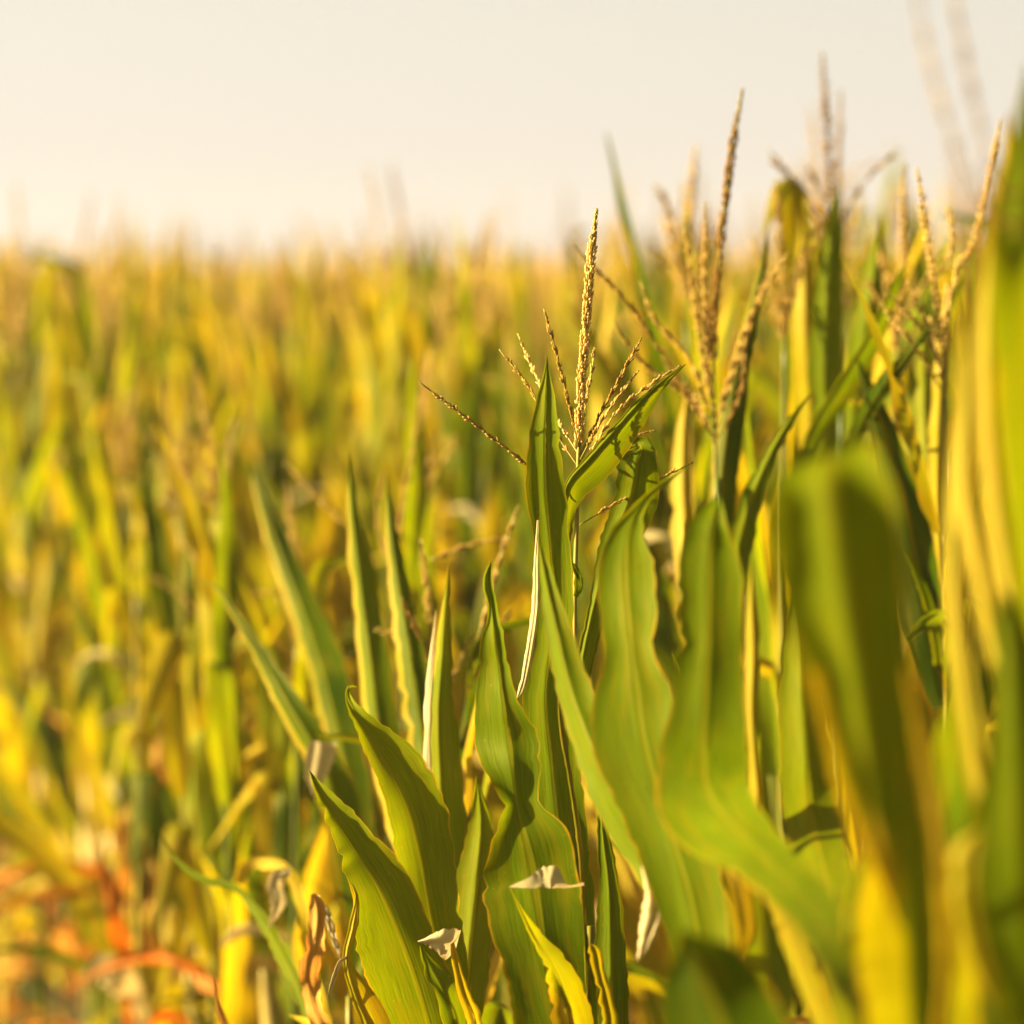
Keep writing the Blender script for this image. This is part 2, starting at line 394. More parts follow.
def stalk_mesh(h, r0=0.012, r1=0.004, lean=(0, 0)):
    V_, F, pts, rad = [], [], [], []
    n = int(h / 0.05); nodes = 11
    for i in range(n + 1):
        s = i / n; z = h * s; k = abs(((s * nodes) % 1) - 0.5) * 2
        pts.append(Vector((lean[0] * s * s, lean[1] * s * s, z))); rad.append((r0 + (r1 - r0) * s ** 1.6) * (1 + 0.14 * k ** 6))
    tube(V_, F, pts, rad, 8); return mesh_from('stalk', V_, F, None, [STALK])
def tassel_strands(seed, full=True):
    r = random.Random(seed); out = []
    L = r.uniform(.24, .33); lean = r.uniform(-.04, .04), r.uniform(-.04, .04)
    sp = [Vector((0, 0, -.02)), Vector((0, 0, .06)), Vector((lean[0] * .4, lean[1] * .4, L * .55)), Vector((lean[0], lean[1], L))]
    out.append((sp, True))
    for b in range(r.randint(4, 8)):
        a = r.uniform(0, 6.283); z = r.uniform(0, .09); l = r.uniform(.13, .21); th = R(r.uniform(12, 42)); dr = r.uniform(-.01, .05)
        o = Vector((math.cos(a), math.sin(a), 0)); q = Vector((0, 0, z))
        l *= .85; out.append(([q, q + (o * math.sin(th) + Vector((0, 0, math.cos(th)))) * l * .5, q + (o * math.sin(th * 1.1) + Vector((0, 0, math.cos(th * 1.1)))) * l + Vector((0, 0, -dr))], False))
    return out
def tassel_mesh(seed):
    r = random.Random(seed); V_, F, M_ = [], [], []
    for pts, main in tassel_strands(seed):
        v, f, m = strand(r, pts, bare=.25 if main else .06, per=4 if main else 2, step=.009 if main else .008, sl=.012, sr=.0021 if main else .0018, core=.0016 if main else .0011, k=4, spread=.0024 if main else .0008)
        b = len(V_); V_ += v; F += [tuple(i + b for i in q) for q in f]; M_ += m
    return mesh_from('tassel', V_, F, None, [RACHIS, TASSEL], M_)
TAS = [tassel_mesh(100 + i) for i in range(8)]
def ear_mesh(seed):
    r = random.Random(seed); V_, F = [], []
    prof = [(0, .008), (.02, .018), (.07, .026), (.13, .026), (.18, .019), (.22, .010), (.24, .006)]
    pts = [Vector((z * .25, 0, z)) for z, _ in prof]; tube(V_, F, pts, [q for _, q in prof], 10)
    n0 = len(F)
    for i in range(22):
        a = r.uniform(0, 6.28); p = Vector((.06, 0, .235)); l = r.uniform(.03, .06)
        q = p + Vector((math.cos(a) * .02, math.sin(a) * .02, l * .6)); e = q + Vector((math.cos(a) * .02, math.sin(a) * .02, -l))
        tube(V_, F, [p, q, e], .0007, 3)
    return mesh_from('ear', V_, F, None, [HUSK, SILK], [0] * n0 + [1] * (len(F) - n0))
EARS = [ear_mesh(i) for i in range(3)]
STK = {}
def stalk_for(h):
    k = round(h, 1)
    if k not in STK: STK[k] = stalk_mesh(k)
    return STK[k]

def fill_plant(root, r, zs, top, tassel=True, ear=True, upper=True, az=None, rotbase=0.0):
    """stalk, blades from zs[0] to zs[1] and the tassel of one plant, in the root's space"""
    az = r.uniform(0, 6.28) if az is None else az
    st = obj('stalk', stalk_for(top), root); dry_to = 0.62 + max(0, r.uniform(-.1, .6))
    for k in range(r.randint(1, 3)):
        obj('husk_scrap', r.choice(SCRAPS), root, (0, 0, r.uniform(1.05, 1.75)), (0, 0, r.uniform(0, 6.28)), r.uniform(.8, 1.2))
    z = zs[0]; i = 0
    while z < zs[1]:
        if .62 < z < dry_to and r.random() < .5: me = r.choice(DRYL); sc = r.uniform(.8, 1.1)
        elif z > min(top, 2.0) - .42: me = r.choice(UP); sc = r.uniform(.8, 1.1)
        elif z > 0.95: me = r.choice(MIDL); sc = r.uniform(.85, 1.1)
        elif z > 0.62: me = r.choice(LOW); sc = r.uniform(.85, 1.1)
        else: me = r.choice(DRYL); sc = r.uniform(.9, 1.3)
        obj('leaf', me, root, (0, 0, z), (r.uniform(-.1, .1), r.uniform(-.1, .1), az + math.pi * i + r.gauss(0, .35)), sc)
        z += r.uniform(.095, .14); i += 1
    if ear: obj('ear', r.choice(EARS), root, (0.012 * math.cos(az + 1.5), 0.012 * math.sin(az + 1.5), r.uniform(.95, 1.15)), (0, 0, az + 1.5))
    if tassel: obj('tassel', r.choice(TAS), root, (0, 0, top), (0, 0, r.uniform(0, 6.28)), r.uniform(.85, 1.1))
NPROTO = 12; PROTOS = []
def proto(i):
    r = random.Random(500 + i)
    root = bpy.data.objects.new('corn_plant', None); C.objects.link(root)
    fill_plant(root, r, (0.25, 1.86), 2.0, tassel=i % 3 != 1)
    return root
def copy_tree(src):
    c = src.copy(); C.objects.link(c)
    for ch in src.children:
        d = ch.copy(); C.objects.link(d); d.parent = c
    return c
used = {}
def place_plant(x, y, h, r, label, group, tilt=0.035):
    """one whole plant from the kit, h = height of the tassel's foot"""
    i = r.randrange(NPROTO)
    if i not in used: used[i] = proto(i); o = used[i]
    else: o = copy_tree(used[i])
    o.location = (x, y, 0); s = h / 2.0
    o.scale = (s * r.uniform(.92, 1.05), s * r.uniform(.92, 1.05), s)
    o.rotation_euler = (r.gauss(0, tilt * .6), r.gauss(0, tilt * .6), r.uniform(0, 6.283))
    tag(o, label, 'corn plant', group)
    return o

# ------------------------------------------------------------------ the sharp and the near plants, blade by blade
def hero(px, d, label, top, low=(0.25, 1.0), seed=0, ear=True, group='maize plants along the front of the field', r1=.004):
    root = bpy.data.objects.new('corn_plant', None); C.objects.link(root)
    b = P(px, 1200, d); root.location = (b.x, b.y, 0)
    tag(root, label, 'corn plant', group)
    bpy.context.view_layer.update()
    r = random.Random(seed)
    obj('stalk', stalk_mesh(top, r1=r1), root)
    z = low[0]; i = 0; az = r.uniform(0, 6.28)
    while z < low[1]:
        me = r.choice(LOW) if z > .6 else r.choice(DRYL)
        obj('leaf', me, root, (0, 0, z), (0, 0, az + math.pi * i + r.gauss(0, .3)), r.uniform(.8, 1))
        z += .15; i += 1
    return root
def hero_strand(root, pts, seed, main=False, name='tassel_branch', parent=None, **kw):
    r = random.Random(seed)
    v, f, m = strand(r, [Vector(p) - root.location for p in pts], **kw)
    return obj(name, mesh_from(name, v, f, None, [RACHIS, TASSEL], m), parent or root)

# P1: the plant with the sharp tassel
p1 = hero(577, 5.03, 'corn plant in sharp focus, golden tassel fanned out above an upright pointed leaf', 1.72, seed=1)
sp = [P(575, 620, 5.02), P(577, 520, 5.01), P(579, 455, 5.0), P(580, 403, 5.0), P(586, 326, 4.99), P(590, 268, 4.98), P(597, 207, 4.98)]
tas = hero_strand(p1, [P(580, 1000, 5.03), P(577, 800, 5.03), P(575, 620, 5.02), P(577, 520, 5.01), P(579, 448, 5.0)], 1, name='tassel', bare=2, core=.0028)
hero_strand(p1, sp[2:], 2, name='tassel_spike', parent=tas, bare=.02, per=5, step=.0042, sl=.0085, sr=.0017, core=.002, spread=.0027, ang=24)
BR = [
 [(576, 502, 5.0), (526, 464, 4.97), (475, 424, 4.95), (419, 382, 4.93)],
 [(579, 468, 5.0), (555, 432, 5.03), (530, 388, 5.05), (499, 349, 5.06)],
 [(579, 455, 5.0), (553, 412, 5.06), (530, 362, 5.10), (516, 330, 5.11)],
 [(579, 448, 5.0), (568, 400, 4.97), (557, 355, 4.95), (543, 306, 4.95)],
 [(580, 446, 5.0), (586, 400, 5.04), (592, 370, 5.05), (595, 343, 5.05)],
 [(580, 456, 5.0), (600, 415, 5.0), (620, 378, 5.02), (643, 335, 5.03)],
 [(580, 460, 5.0), (602, 420, 4.96), (622, 392, 4.95), (640, 369, 4.95)],
 [(580, 472, 5.0), (612, 418, 5.04), (645, 388, 5.06), (682, 365, 5.08)],
 [(580, 468, 5.0), (610, 448, 5.08), (635, 436, 5.12), (656, 430, 5.13)],
 [(580, 525, 5.0), (604, 510, 5.02), (650, 484, 5.05), (694, 462, 5.06)],
]
for i, b in enumerate(BR):
    hero_strand(p1, [P(*q) for q in b], 10 + i, parent=tas, bare=.14, per=2, step=.0048, sl=.009, sr=.0013, core=.0009, ang=15, spread=.0006)
# upright pointed leaf with the rolled margin, its sunlit cream put into the colour
shaped_leaf('leaf', [(547, 357, 4.93, 0, 0, 0, -0), (546, 395, 4.93, 8, 8, 0.01, -0.0075), (545, 440, 4.93, 16, 14, 0.015, -0.01), (546, 490, 4.94, 20, 19, 0.02, -0.01), (551, 550, 4.95, 16, 20, 0.015, -0.015),
    (554, 600, 4.96, 17, 20, 0.02, -0.015), (550, 650, 4.97, 20, 24, 0.03, -0.015), (546, 700, 4.98, 23, 26, 0.03, -0.01), (552, 760, 4.99, 28, 28, 0.03, -0.01), (560, 840, 5, 30, 28, 0.03, -0.01), (575, 960, 5.02, 24, 22, 0.02, -0.01), (577, 1060, 5.03, 14, 14, 0.02, -0.01)], p1, FRESH, wave=.003)
shaped_leaf('rolled_margin', [(538, 520, 4.925, 1, 1, 0, 0), (536, 560, 4.92, 2, 3, .02, -.004), (535, 610, 4.92, 4, 4, .025, -.004), (529, 650, 4.92, 3, 4, .02, -.004), (521, 690, 4.93, 3, 4, .01, 0), (517, 698, 4.94, 0, 0, 0, 0)], p1, PALE, n=24, m=6, bow=-.006)
# the folded leaf pointing up right, two sides
shaped_leaf('leaf', [(686, 364, 4.93, 0, 0, 0, 0), (662, 381, 4.94, 1, 7, .01, .02), (640, 402, 4.95, 3, 15, .01, .03), (615, 430, 4.96, 4, 22, .01, .04), (590, 458, 4.97, 4, 26, .01, .04), (568, 484, 4.98, 3, 22, .01, .03), (564, 530, 5.01, 6, 8, .01, .01), (570, 620, 5.02, 6, 6, .01, .01)], p1, FRESH, ph=1)
# the leaf folded over at its top, to the right
shaped_leaf('leaf', [(612, 462, 5.09, 1, 1, 0, 0), (621, 452, 5.07, 3, 3, 0, 0), (640, 446, 5.05, 1, 12, .0, -.01), (638, 462, 5.02, 22, 20, .02, .02), (632, 495, 5.03, 17, 26, .02, .02), (618, 530, 5.04, 15, 26, .02, .02), (604, 570, 5.05, 10, 22, .02, .02), (592, 615, 5.05, 6, 16, .01, .01), (580, 680, 5.04, 6, 10, .01, .01), (577, 760, 5.03, 6, 6, 0, 0)], p1, FRESH, ph=2)
shaped_leaf('leaf', [(571, 560, 5.0, 0, 0, 0, 0), (577, 572, 4.99, 4, 3, 0, .01), (580, 585, 4.99, 6, 3, 0, .01), (576, 597, 5.0, 3, 2, 0, 0)], p1, FRESH, n=12, m=4)

# P2: the broad wavy leaf in front
p2 = hero(590, 4.9, 'corn plant with one broad sharp wavy-edged leaf rising below the sharp tassel', 1.55, seed=2)
shaped_leaf('leaf', [(491, 562, 4.86, 0, 0, 0, -0), (487, 580, 4.86, 5, 5, 0, -0.006), (491, 605, 4.86, 3, 6, 0, -0.006), (495, 635, 4.85, 13, 8, 0.02, -0.006), (499, 665, 4.85, 20, 10, 0.03, -0.012), (505, 712, 4.84, 31, 17, 0.05, -0.012), (509, 740, 4.84, 34, 30, 0.05, -0.012), (513, 770, 4.83, 27, 28, 0.02, -0), (517, 805, 4.83, 15, 22, -0.01, -0.012),
    (525, 838, 4.82, 36, 42, 0.02, -0.03), (532, 866, 4.82, 50, 44, 0.04, -0.03), (540, 923, 4.82, 51, 46, 0.04, -0.024), (549, 975, 4.83, 42, 46, 0.03, -0.024), (560, 1030, 4.84, 42, 40, 0.03, -0.018), (578, 1130, 4.88, 24, 24, 0.02, -0.012), (588, 1200, 4.9, 12, 12, 0, -0)], p2, FRESH, n=90, m=14, wave=.002, ph=.7)
shaped_leaf('leaf', [(509, 887, 4.70, .3, .3, 0, 0), (530, 884, 4.70, 4, 7, -.01, .02), (545, 881, 4.71, 7, 14, -.02, .04), (551, 880, 4.71, 8, 15, -.02, .04), (557, 882, 4.715, 6, 9, -.01, .02), (566, 886, 4.72, 2, 2, 0, 0), (584, 884, 4.74, 1.5, 1.5, 0, 0)], p2, PALE, n=40, m=8, bow=0, label='bleached white folded leaf tip')
shaped_leaf('leaf', [(510, 888, 4.70, 0, 0, 0, 0), (522, 912, 4.71, 2, 3, 0, .01), (536, 940, 4.72, 4, 9, -.01, .03), (552, 966, 4.73, 8, 16, -.02, .03), (566, 1000, 4.75, 16, 22, .02, .03), (578, 1060, 4.8, 22, 22, .02, .02), (588, 1180, 4.88, 10, 10, 0, 0)], p2, GREEN, mats=[YELLOW], paint=lambda v, u: 1 if v > .30 + .25 * u else 0, label='brownish narrow leaf below the white tip')
shaped_leaf('leaf', [(558, 690, 4.80, 0, 0, 0, 0), (561, 724, 4.80, 2, 2, .0, .0), (571, 783, 4.80, 2.2, 2.2, .0, .0), (579, 841, 4.80, 2.4, 2.4, .01, .01), (585, 929, 4.81, 2.4, 2.4, .01, .01), (587, 960, 4.82, 2.4, 2.4, 0, 0), (590, 1100, 4.86, 3, 3, 0, 0)], p2, YELLOW, m=4, bow=-.004)
shaped_leaf('leaf', [(598, 780, 4.95, 0, 0, 0, 0), (603, 830, 4.95, 6, 6, .01, .01), (610, 890, 4.95, 12, 10, .02, .02), (612, 950, 4.95, 18, 14, .02, .02), (612, 1040, 4.93, 20, 16, .01, .01), (596, 1180, 4.9, 10, 10, 0, 0)], p2, FRESH, ph=3)
shaped_leaf('leaf', [(590, 944, 4.78, 0, 0, 0, 0), (594, 948, 4.78, 7, 4, 0, .01), (600, 975, 4.79, 6, 6, 0, .01), (610, 1020, 4.8, 8, 9, .0, .01), (605, 1120, 4.85, 10, 10, 0, 0)], p2, YELLOW, n=30, m=6, ph=4)

# P3: two soft leaves just in front of focus
p3 = hero(720, 4.25, 'corn plant whose long slanting leaf crosses in front of the sharp tassel stem', 1.45, seed=3)
shaped_leaf('leaf', [(537, 532, 4.62, 0, 0, 0, -0), (544, 570, 4.6, 5, 7, 0.02, -0.003), (556, 630, 4.57, 10, 15, 0.03, -0.006), (570, 690, 4.54, 13, 21, 0.04, -0.006), (590, 745, 4.5, 17, 26, 0.05, -0.009), (616, 800, 4.46, 23, 34, 0.05, -0.012), (650, 850, 4.42, 27, 42, 0.05, -0.015), (680, 900, 4.38, 26, 46, 0.04, -0.015), (700, 960, 4.34, 24, 44, 0.03, -0.012), (715, 1050, 4.3, 22, 30, 0.02, -0.009), (720, 1180, 4.25, 10, 10, 0, -0)], p3, FRESH, n=70, ph=1.2, wave=.002)
shaped_leaf('leaf', [(642, 860, 4.40, 2, 1, 0, 0), (652, 888, 4.39, 8, 5, .01, .0), (656, 912, 4.39, 14, 6, .01, .0), (648, 935, 4.40, 9, 8, .01, .0), (638, 960, 4.41, 1, 1, 0, 0)], p3, PALE, n=24, m=8, bow=-.01, label='pale curled leaf scrap')
shaped_leaf('leaf', [(696, 462, 4.52, 0, 0, 0, -0), (672, 477, 4.5, 2, 2, 0, -0), (645, 500, 4.48, 4, 4, 0.006, -0.009), (629, 530, 4.46, 16, 15, 0.012, -0.018), (625, 570, 4.44, 27, 30, 0.018, -0.027), (628, 615, 4.42, 28, 29, 0.024, -0.027), (632, 650, 4.4, 28, 21, 0.018, -0.018), (637, 690, 4.38, 44, 32, 0.03, -0.027), (644, 740, 4.36, 52, 34, 0.03, -0.036), (660, 800, 4.34, 42, 40, 0.024, -0.036), (690, 900, 4.3, 34, 34, 0.018, -0.027), (716, 1060, 4.26, 20, 20, 0.012, -0.018), (720, 1180, 4.25, 8, 8, 0, -0)], p3, FRESH, n=80, m=12, ph=2.2, wave=.002)
shaped_leaf('leaf', [(672, 650, 4.75, 0, 0, 0, 0), (690, 700, 4.7, 10, 10, .02, .01), (700, 800, 4.6, 26, 20, .03, .02), (712, 930, 4.45, 34, 24, .03, .02), (722, 1150, 4.3, 12, 12, 0, 0)], p3, FRESH, ph=.4)

# P4: broad leaf that bends over low down and rises to a square top
p4 = hero(900, 3.3, 'corn plant with a tall soft flat-faced leaf standing right of the sharp plant', 1.3, seed=4)
shaped_leaf('leaf', [(719, 493, 4.22, 0, 0, 0, -0), (717, 507, 4.21, 13, 6, 0.015, -0.01), (713, 524, 4.2, 24, 14, 0.015, -0.01), (710, 545, 4.2, 27, 26, 0.015, -0.01), (709, 580, 4.19, 32, 34, 0.015, -0.01), (708, 640, 4.17, 29, 35, 0.015, -0.01), (705, 700, 4.15, 32, 40, 0.015, -0.01), (702, 750, 4.12, 42, 46, 0.015, -0.02), (712, 800, 3.99, 54, 42, -0.01, 0.01), (757, 850, 3.84, 34, 28, -0.07, 0.05), (800, 895, 3.68, 28, 26, -0.09, 0.08), (840, 950, 3.5, 26, 28, -0.09, 0.08), (875, 1020, 3.38, 24, 26, -0.06, 0.06), (898, 1120, 3.3, 12, 12, 0, -0)], p4, FRESH, n=80, m=12, ph=.3, wave=.003, mats=[YELLOW], paint=lambda v, u: 1 if u < .12 and v > .52 else 0)
shaped_leaf('leaf', [(738, 960, 4.02, 1, 1, 0, 0), (744, 930, 4.02, 14, 8, .01, .0), (738, 890, 4.03, 14, 10, .02, .0), (722, 850, 4.05, 8, 8, .01, .0), (700, 820, 4.08, 4, 6, .01, 0), (680, 800, 4.1, 2, 3, 0, 0)], p4, YELLOW, n=30, m=8, ph=.3, label='golden curled margin')
shaped_leaf('leaf', [(752, 560, 4.35, 0, 0, 0, 0), (752, 600, 4.34, 5, 4, .02, .0), (754, 650, 4.33, 9, 6, .03, .01), (752, 710, 4.32, 7, 6, .02, .01), (754, 750, 4.31, 5, 4, .02, 0), (758, 790, 4.3, 9, 6, .03, .01), (760, 840, 4.28, 6, 5, .02, 0), (800, 960, 3.9, 12, 12, .01, .01), (880, 1150, 3.4, 8, 8, 0, 0)], p4, YELLOW, ph=1.3)
shaped_leaf('leaf', [(790, 585, 4.5, 0, 0, 0, 0), (800, 640, 4.48, 16, 14, .02, .02), (806, 720, 4.45, 28, 18, .03, .02), (812, 820, 4.35, 28, 28, .03, .02), (850, 960, 3.8, 30, 26, .02, .02), (895, 1150, 3.35, 8, 8, 0, 0)], p4, FRESH, ph=3.3)

DREMAP[:] = [0.5, 1.82]
# P5: the big blurred leaf nearest the lens
p5 = hero(930, 2.75, 'corn plant with a very blurred broad folded leaf, close to the lens', 1.25, seed=5)
shaped_leaf('leaf', [(823, 457, 2.6, 54, 50, 0, 0), (830, 478, 2.55, 60, 54, 0.02, 0), (836, 515, 2.53, 66, 62, 0.05, 0.01), (842, 560, 2.52, 68, 62, 0.06, 0.015), (850, 620, 2.51, 60, 54, 0.05, 0.015), (860, 680, 2.5, 50, 46, 0.04, 0.015), (868, 740, 2.5, 42, 38, 0.03, 0.01), (874, 800, 2.5, 32, 30, 0.02, 0.005), (886, 860, 2.5, 20, 18, 0.01, 0.005), (899, 925, 2.5, 3, 3, 0, 0)], p5, FRESH, n=70, m=12, bow=.008, wave=.002, mats=[YELLOW], paint=lambda v, u: 1 if v > .66 + .25 * u or (u < .2 and v > .45) else 0)
shaped_leaf('leaf', [(823, 457, 2.60, 54, 50, 0, 0), (832, 478, 2.68, 56, 50, 0, 0), (862, 500, 2.74, 28, 30, 0, 0), (882, 540, 2.8, 18, 18, 0, 0), (894, 640, 2.83, 18, 16, 0, 0), (912, 820, 2.8, 20, 18, 0, 0), (930, 1100, 2.75, 14, 14, 0, 0)], p5, GREEN, n=40)  # darker green put in to shade the back of the fold
shaped_leaf('leaf', [(900, 640, 2.62, 0, 0, 0, 0), (915, 700, 2.62, 7, 7, .01, .0), (930, 780, 2.64, 10, 9, .02, .0), (942, 860, 2.66, 10, 9, .02, .0), (948, 930, 2.7, 8, 8, .01, .0), (935, 1100, 2.75, 8, 8, 0, 0)], p5, YELLOW, n=30, m=6)
shaped_leaf('leaf', [(880, 830, 2.95, 0, 0, 0, 0), (900, 880, 2.95, 40, 36, -.1, .1), (920, 960, 2.92, 62, 54, -.16, .16), (930, 1080, 2.85, 50, 50, -.14, .14)], p5, GREEN, ph=1)  # this and the next leaf: corner shade put into a darker green
shaped_leaf('leaf', [(680, 930, 3.2, 0, 0, 0, 0), (700, 970, 3.18, 44, 46, .0, .06), (730, 1040, 3.1, 60, 60, .0, .08), (850, 1160, 2.9, 30, 30, 0, 0), (925, 1220, 2.76, 10, 10, 0, 0)], p5, GREEN, ph=2)

# P6: the plant cut by the right edge
p6 = hero(1060, 2.85, 'corn plant cut off by the right side, dark blade beside tall golden strips', 2.05, seed=6, r1=.006)
shaped_leaf('leaf', [(1030, 60, 2.85, 0, 0, 0, 0), (1028, 140, 2.85, 18, 14, .02, .0), (1024, 220, 2.85, 32, 30, .03, .0), (1020, 300, 2.85, 30, 44, -.06, .1), (1026, 420, 2.85, 28, 50, -.1, .14), (1038, 560, 2.85, 24, 44, -.1, .14), (1055, 760, 2.85, 20, 20, .02, .02), (1060, 900, 2.85, 10, 10, 0, 0)], p6, FRESH, n=60, m=12, ph=1)
shaped_leaf('leaf', [(962, 290, 3.3, 0, 0, 0, 0), (966, 340, 3.3, 10, 6, .03, .0), (968, 400, 3.29, 13, 8, .04, .0), (966, 480, 3.26, 16, 8, .05, .0), (978, 560, 3.2, 12, 10, .04, .0), (996, 650, 3.1, 12, 12, .03, .0), (1030, 800, 2.95, 14, 14, .02, 0), (1055, 960, 2.86, 8, 8, 0, 0)], p6, YELLOW, n=50, ph=2)
shaped_leaf('leaf', [(994, 210, 3.1, 0, 0, 0, 0), (990, 270, 3.1, 8, 6, .03, 0), (988, 340, 3.08, 13, 8, .05, 0), (990, 420, 3.05, 14, 9, .05, 0), (1000, 520, 3.0, 14, 12, .04, 0), (1030, 700, 2.9, 14, 14, .02, 0), (1056, 900, 2.86, 8, 8, 0, 0)], p6, YELLOW, n=50, ph=3)
shaped_leaf('leaf', [(958, 370, 3.6, 0, 0, 0, 0), (955, 450, 3.58, 8, 6, .03, 0), (955, 560, 3.5, 12, 8, .04, 0), (962, 660, 3.4, 14, 9, .04, 0), (985, 800, 3.2, 16, 14, .02, 0), (1045, 1000, 2.92, 8, 8, 0, 0)], p6, YELLOW, n=50, ph=.6)
shaped_leaf('leaf', [(1000, 586, 2.72, 0, 0, 0, 0), (1008, 630, 2.7, 16, 20, .02, .02), (1014, 700, 2.68, 22, 30, .03, .02), (1020, 780, 2.67, 40, 36, .04, .03), (1026, 860, 2.66, 66, 40, .06, .03), (1030, 930, 2.67, 50, 42, .04, .03), (1040, 1000, 2.7, 42, 40, .03, .02), (1056, 1120, 2.8, 16, 16, 0, 0)], p6, FRESH, n=60, m=12, ph=1.6)
shaped_leaf('leaf', [(980, 830, 2.60, 1, 1, 0, 0), (970, 850, 2.60, 16, 12, .03, .0), (968, 890, 2.60, 17, 12, .03, .0), (976, 940, 2.61, 16, 12, .03, .0), (990, 985, 2.62, 8, 10, .02, 0), (1000, 1010, 2.63, 1, 1, 0, 0)], p6, YELLOW, n=30, m=8, bow=-.01, label='golden rolled leaf margin')
for k, rows in enumerate([[(952, 690, 3.4, 0, 0, 0, 0), (948, 760, 3.4, 20, 20, -.12, .12), (944, 850, 3.35, 32, 32, -.2, .2), (960, 960, 3.2, 38, 38, -.2, .2), (1040, 1140, 2.9, 12, 12, 0, 0)],
    [(900, 800, 3.6, 0, 0, 0, 0), (880, 860, 3.6, 20, 20, -.12, .12), (872, 940, 3.5, 30, 30, -.2, .2), (900, 1040, 3.3, 30, 30, -.2, .2), (1035, 1200, 2.9, 10, 10, 0, 0)]]):
    shaped_leaf('leaf', rows, p6, GREEN, n=40, ph=k)  # dark leaves added to stand in for the shade low on the right
t6 = hero_strand(p6, [P(1054, 300, 2.85), P(1050, 200, 2.85), P(1052, 100, 2.85)], 61, name='tassel', bare=2, core=.003)
hero_strand(p6, [P(1046, 190, 2.85), P(1000, 190, 2.8), P(978, 120, 2.75), (P(958, 20, 2.72)), P(950, -30, 2.7)], 62, parent=t6, bare=.1, per=2, step=.007, sl=.009, sr=.0012, core=.0009)
hero_strand(p6, [P(1048, 240, 2.85), P(990, 210, 2.7), P(950, 130, 2.62), P(925, 40, 2.58), P(912, -30, 2.55)], 63, parent=t6, bare=.1, per=2, step=.007, sl=.009, sr=.0012, core=.0009)
hero_strand(p6, [P(1052, 150, 2.85), P(1050, 60, 2.85), P(1056, -60, 2.85)], 64, name='tassel_spike', parent=t6, bare=.1, per=4, step=.006, sl=.011, sr=.0022, core=.0018, spread=.003)

DREMAP[:] = [1.0, 0.0]
# P7: sharp leaves lower left
p7 = hero(455, 5.15, 'corn plant with two broad sharp leaves leaning left, hooked tip on the upper one', 1.5, seed=7)
shaped_leaf('leaf', [(357, 687, 5.2, 0, 0, -0, -0), (350, 686, 5.18, 1, 2, -0, -0), (347, 694, 5.16, 2, 3, -0, -0), (354, 712, 5.14, 5, 9, -0.012, -0.007), (372, 742, 5.13, 10, 22, -0.018, -0.014), (392, 775, 5.12, 16, 35, -0.024, -0.021), (408, 810, 5.12, 20, 38, -0.03, -0.021), (420, 855, 5.12, 24, 34, -0.03, -0.021), (430, 910, 5.12, 26, 30, -0.024, -0.021), (442, 980, 5.13, 24, 28, -0.018, -0.021), (453, 1100, 5.15, 12, 12, -0, -0)], p7, FRESH, n=70, m=12, ph=.5, wave=.004)
shaped_leaf('leaf', [(309, 770, 5.06, 0, 0, -0, -0), (316, 786, 5.05, 3, 7, -0.0078, -0.0056), (334, 818, 5.03, 8, 18, -0.0234, -0.0056), (356, 852, 5.02, 18, 26, -0.039, -0.0112), (378, 886, 5.01, 28, 32, -0.0468, -0.0112), (396, 925, 5.01, 44, 32, -0.0546, -0.0168), (412, 968, 5.02, 46, 34, -0.0468, -0.0168), (428, 1020, 5.04, 44, 34, -0.039, -0.0168), (450, 1120, 5.12, 20, 20, -0.0156, -0.0112)], p7, FRESH, n=70, m=12, ph=2, wave=.003)
shaped_leaf('leaf', [(418, 941, 4.88, 0, 0, 0, 0), (430, 942, 4.88, 5, 7, .01, 0), (444, 944, 4.88, 13, 17, .01, 0), (451, 948, 4.89, 14, 20, .01, 0), (455, 950, 4.9, 2, 3, 0, 0)], p7, PALE, n=24, m=8, bow=-.006, label='bleached white folded leaf tip')
shaped_leaf('leaf', [(450, 930, 4.885, 0, 0, 0, 0), (455, 955, 4.88, 4, 3, 0, .0), (464, 990, 4.88, 7, 5, 0, .01), (476, 1024, 4.9, 9, 7, .0, .01), (470, 1120, 5.0, 10, 10, 0, 0)], p7, YELLOW, n=30, m=6)
shaped_leaf('leaf', [(420, 946, 4.90, 0, 0, 0, 0), (432, 968, 4.90, 9, 11, .01, .01), (444, 990, 4.90, 10, 16, .01, .01), (456, 1020, 4.93, 14, 20, .01, .01), (465, 1120, 5.05, 10, 10, 0, 0)], p7, FRESH, n=30, m=8)
shaped_leaf('leaf', [(348, 880, 4.95, 0, 0, 0, 0), (356, 892, 4.95, 1.5, 1.5, 0, 0), (354, 925, 4.95, 5, 4, .01, .01), (347, 958, 4.95, 5, 3, .01, .01), (352, 985, 4.95, 4, 14, .01, .01), (368, 1025, 4.97, 8, 22, .02, .01), (400, 1110, 5.02, 12, 20, .01, .01), (440, 1200, 5.12, 8, 8, 0, 0)], p7, YELLOW, n=40, m=8, label='narrow hooked yellowish leaf')
shaped_leaf('leaf', [(327, 998, 4.96, 0, 0, 0, 0), (333, 980, 4.96, 2, 2, 0, 0), (340, 962, 4.95, 2, 2, 0, 0), (347, 957, 4.95, 1, 1, 0, 0)], p7, PALE, n=14, m=4)
shaped_leaf('leaf', [(476, 775, 5.25, 0, 0, 0, 0), (482, 820, 5.25, 12, 10, .02, .02), (478, 880, 5.24, 22, 18, .03, .02), (470, 960, 5.22, 24, 20, .03, .02), (458, 1100, 5.17, 10, 10, 0, 0)], p7, FRESH, n=40, ph=5)

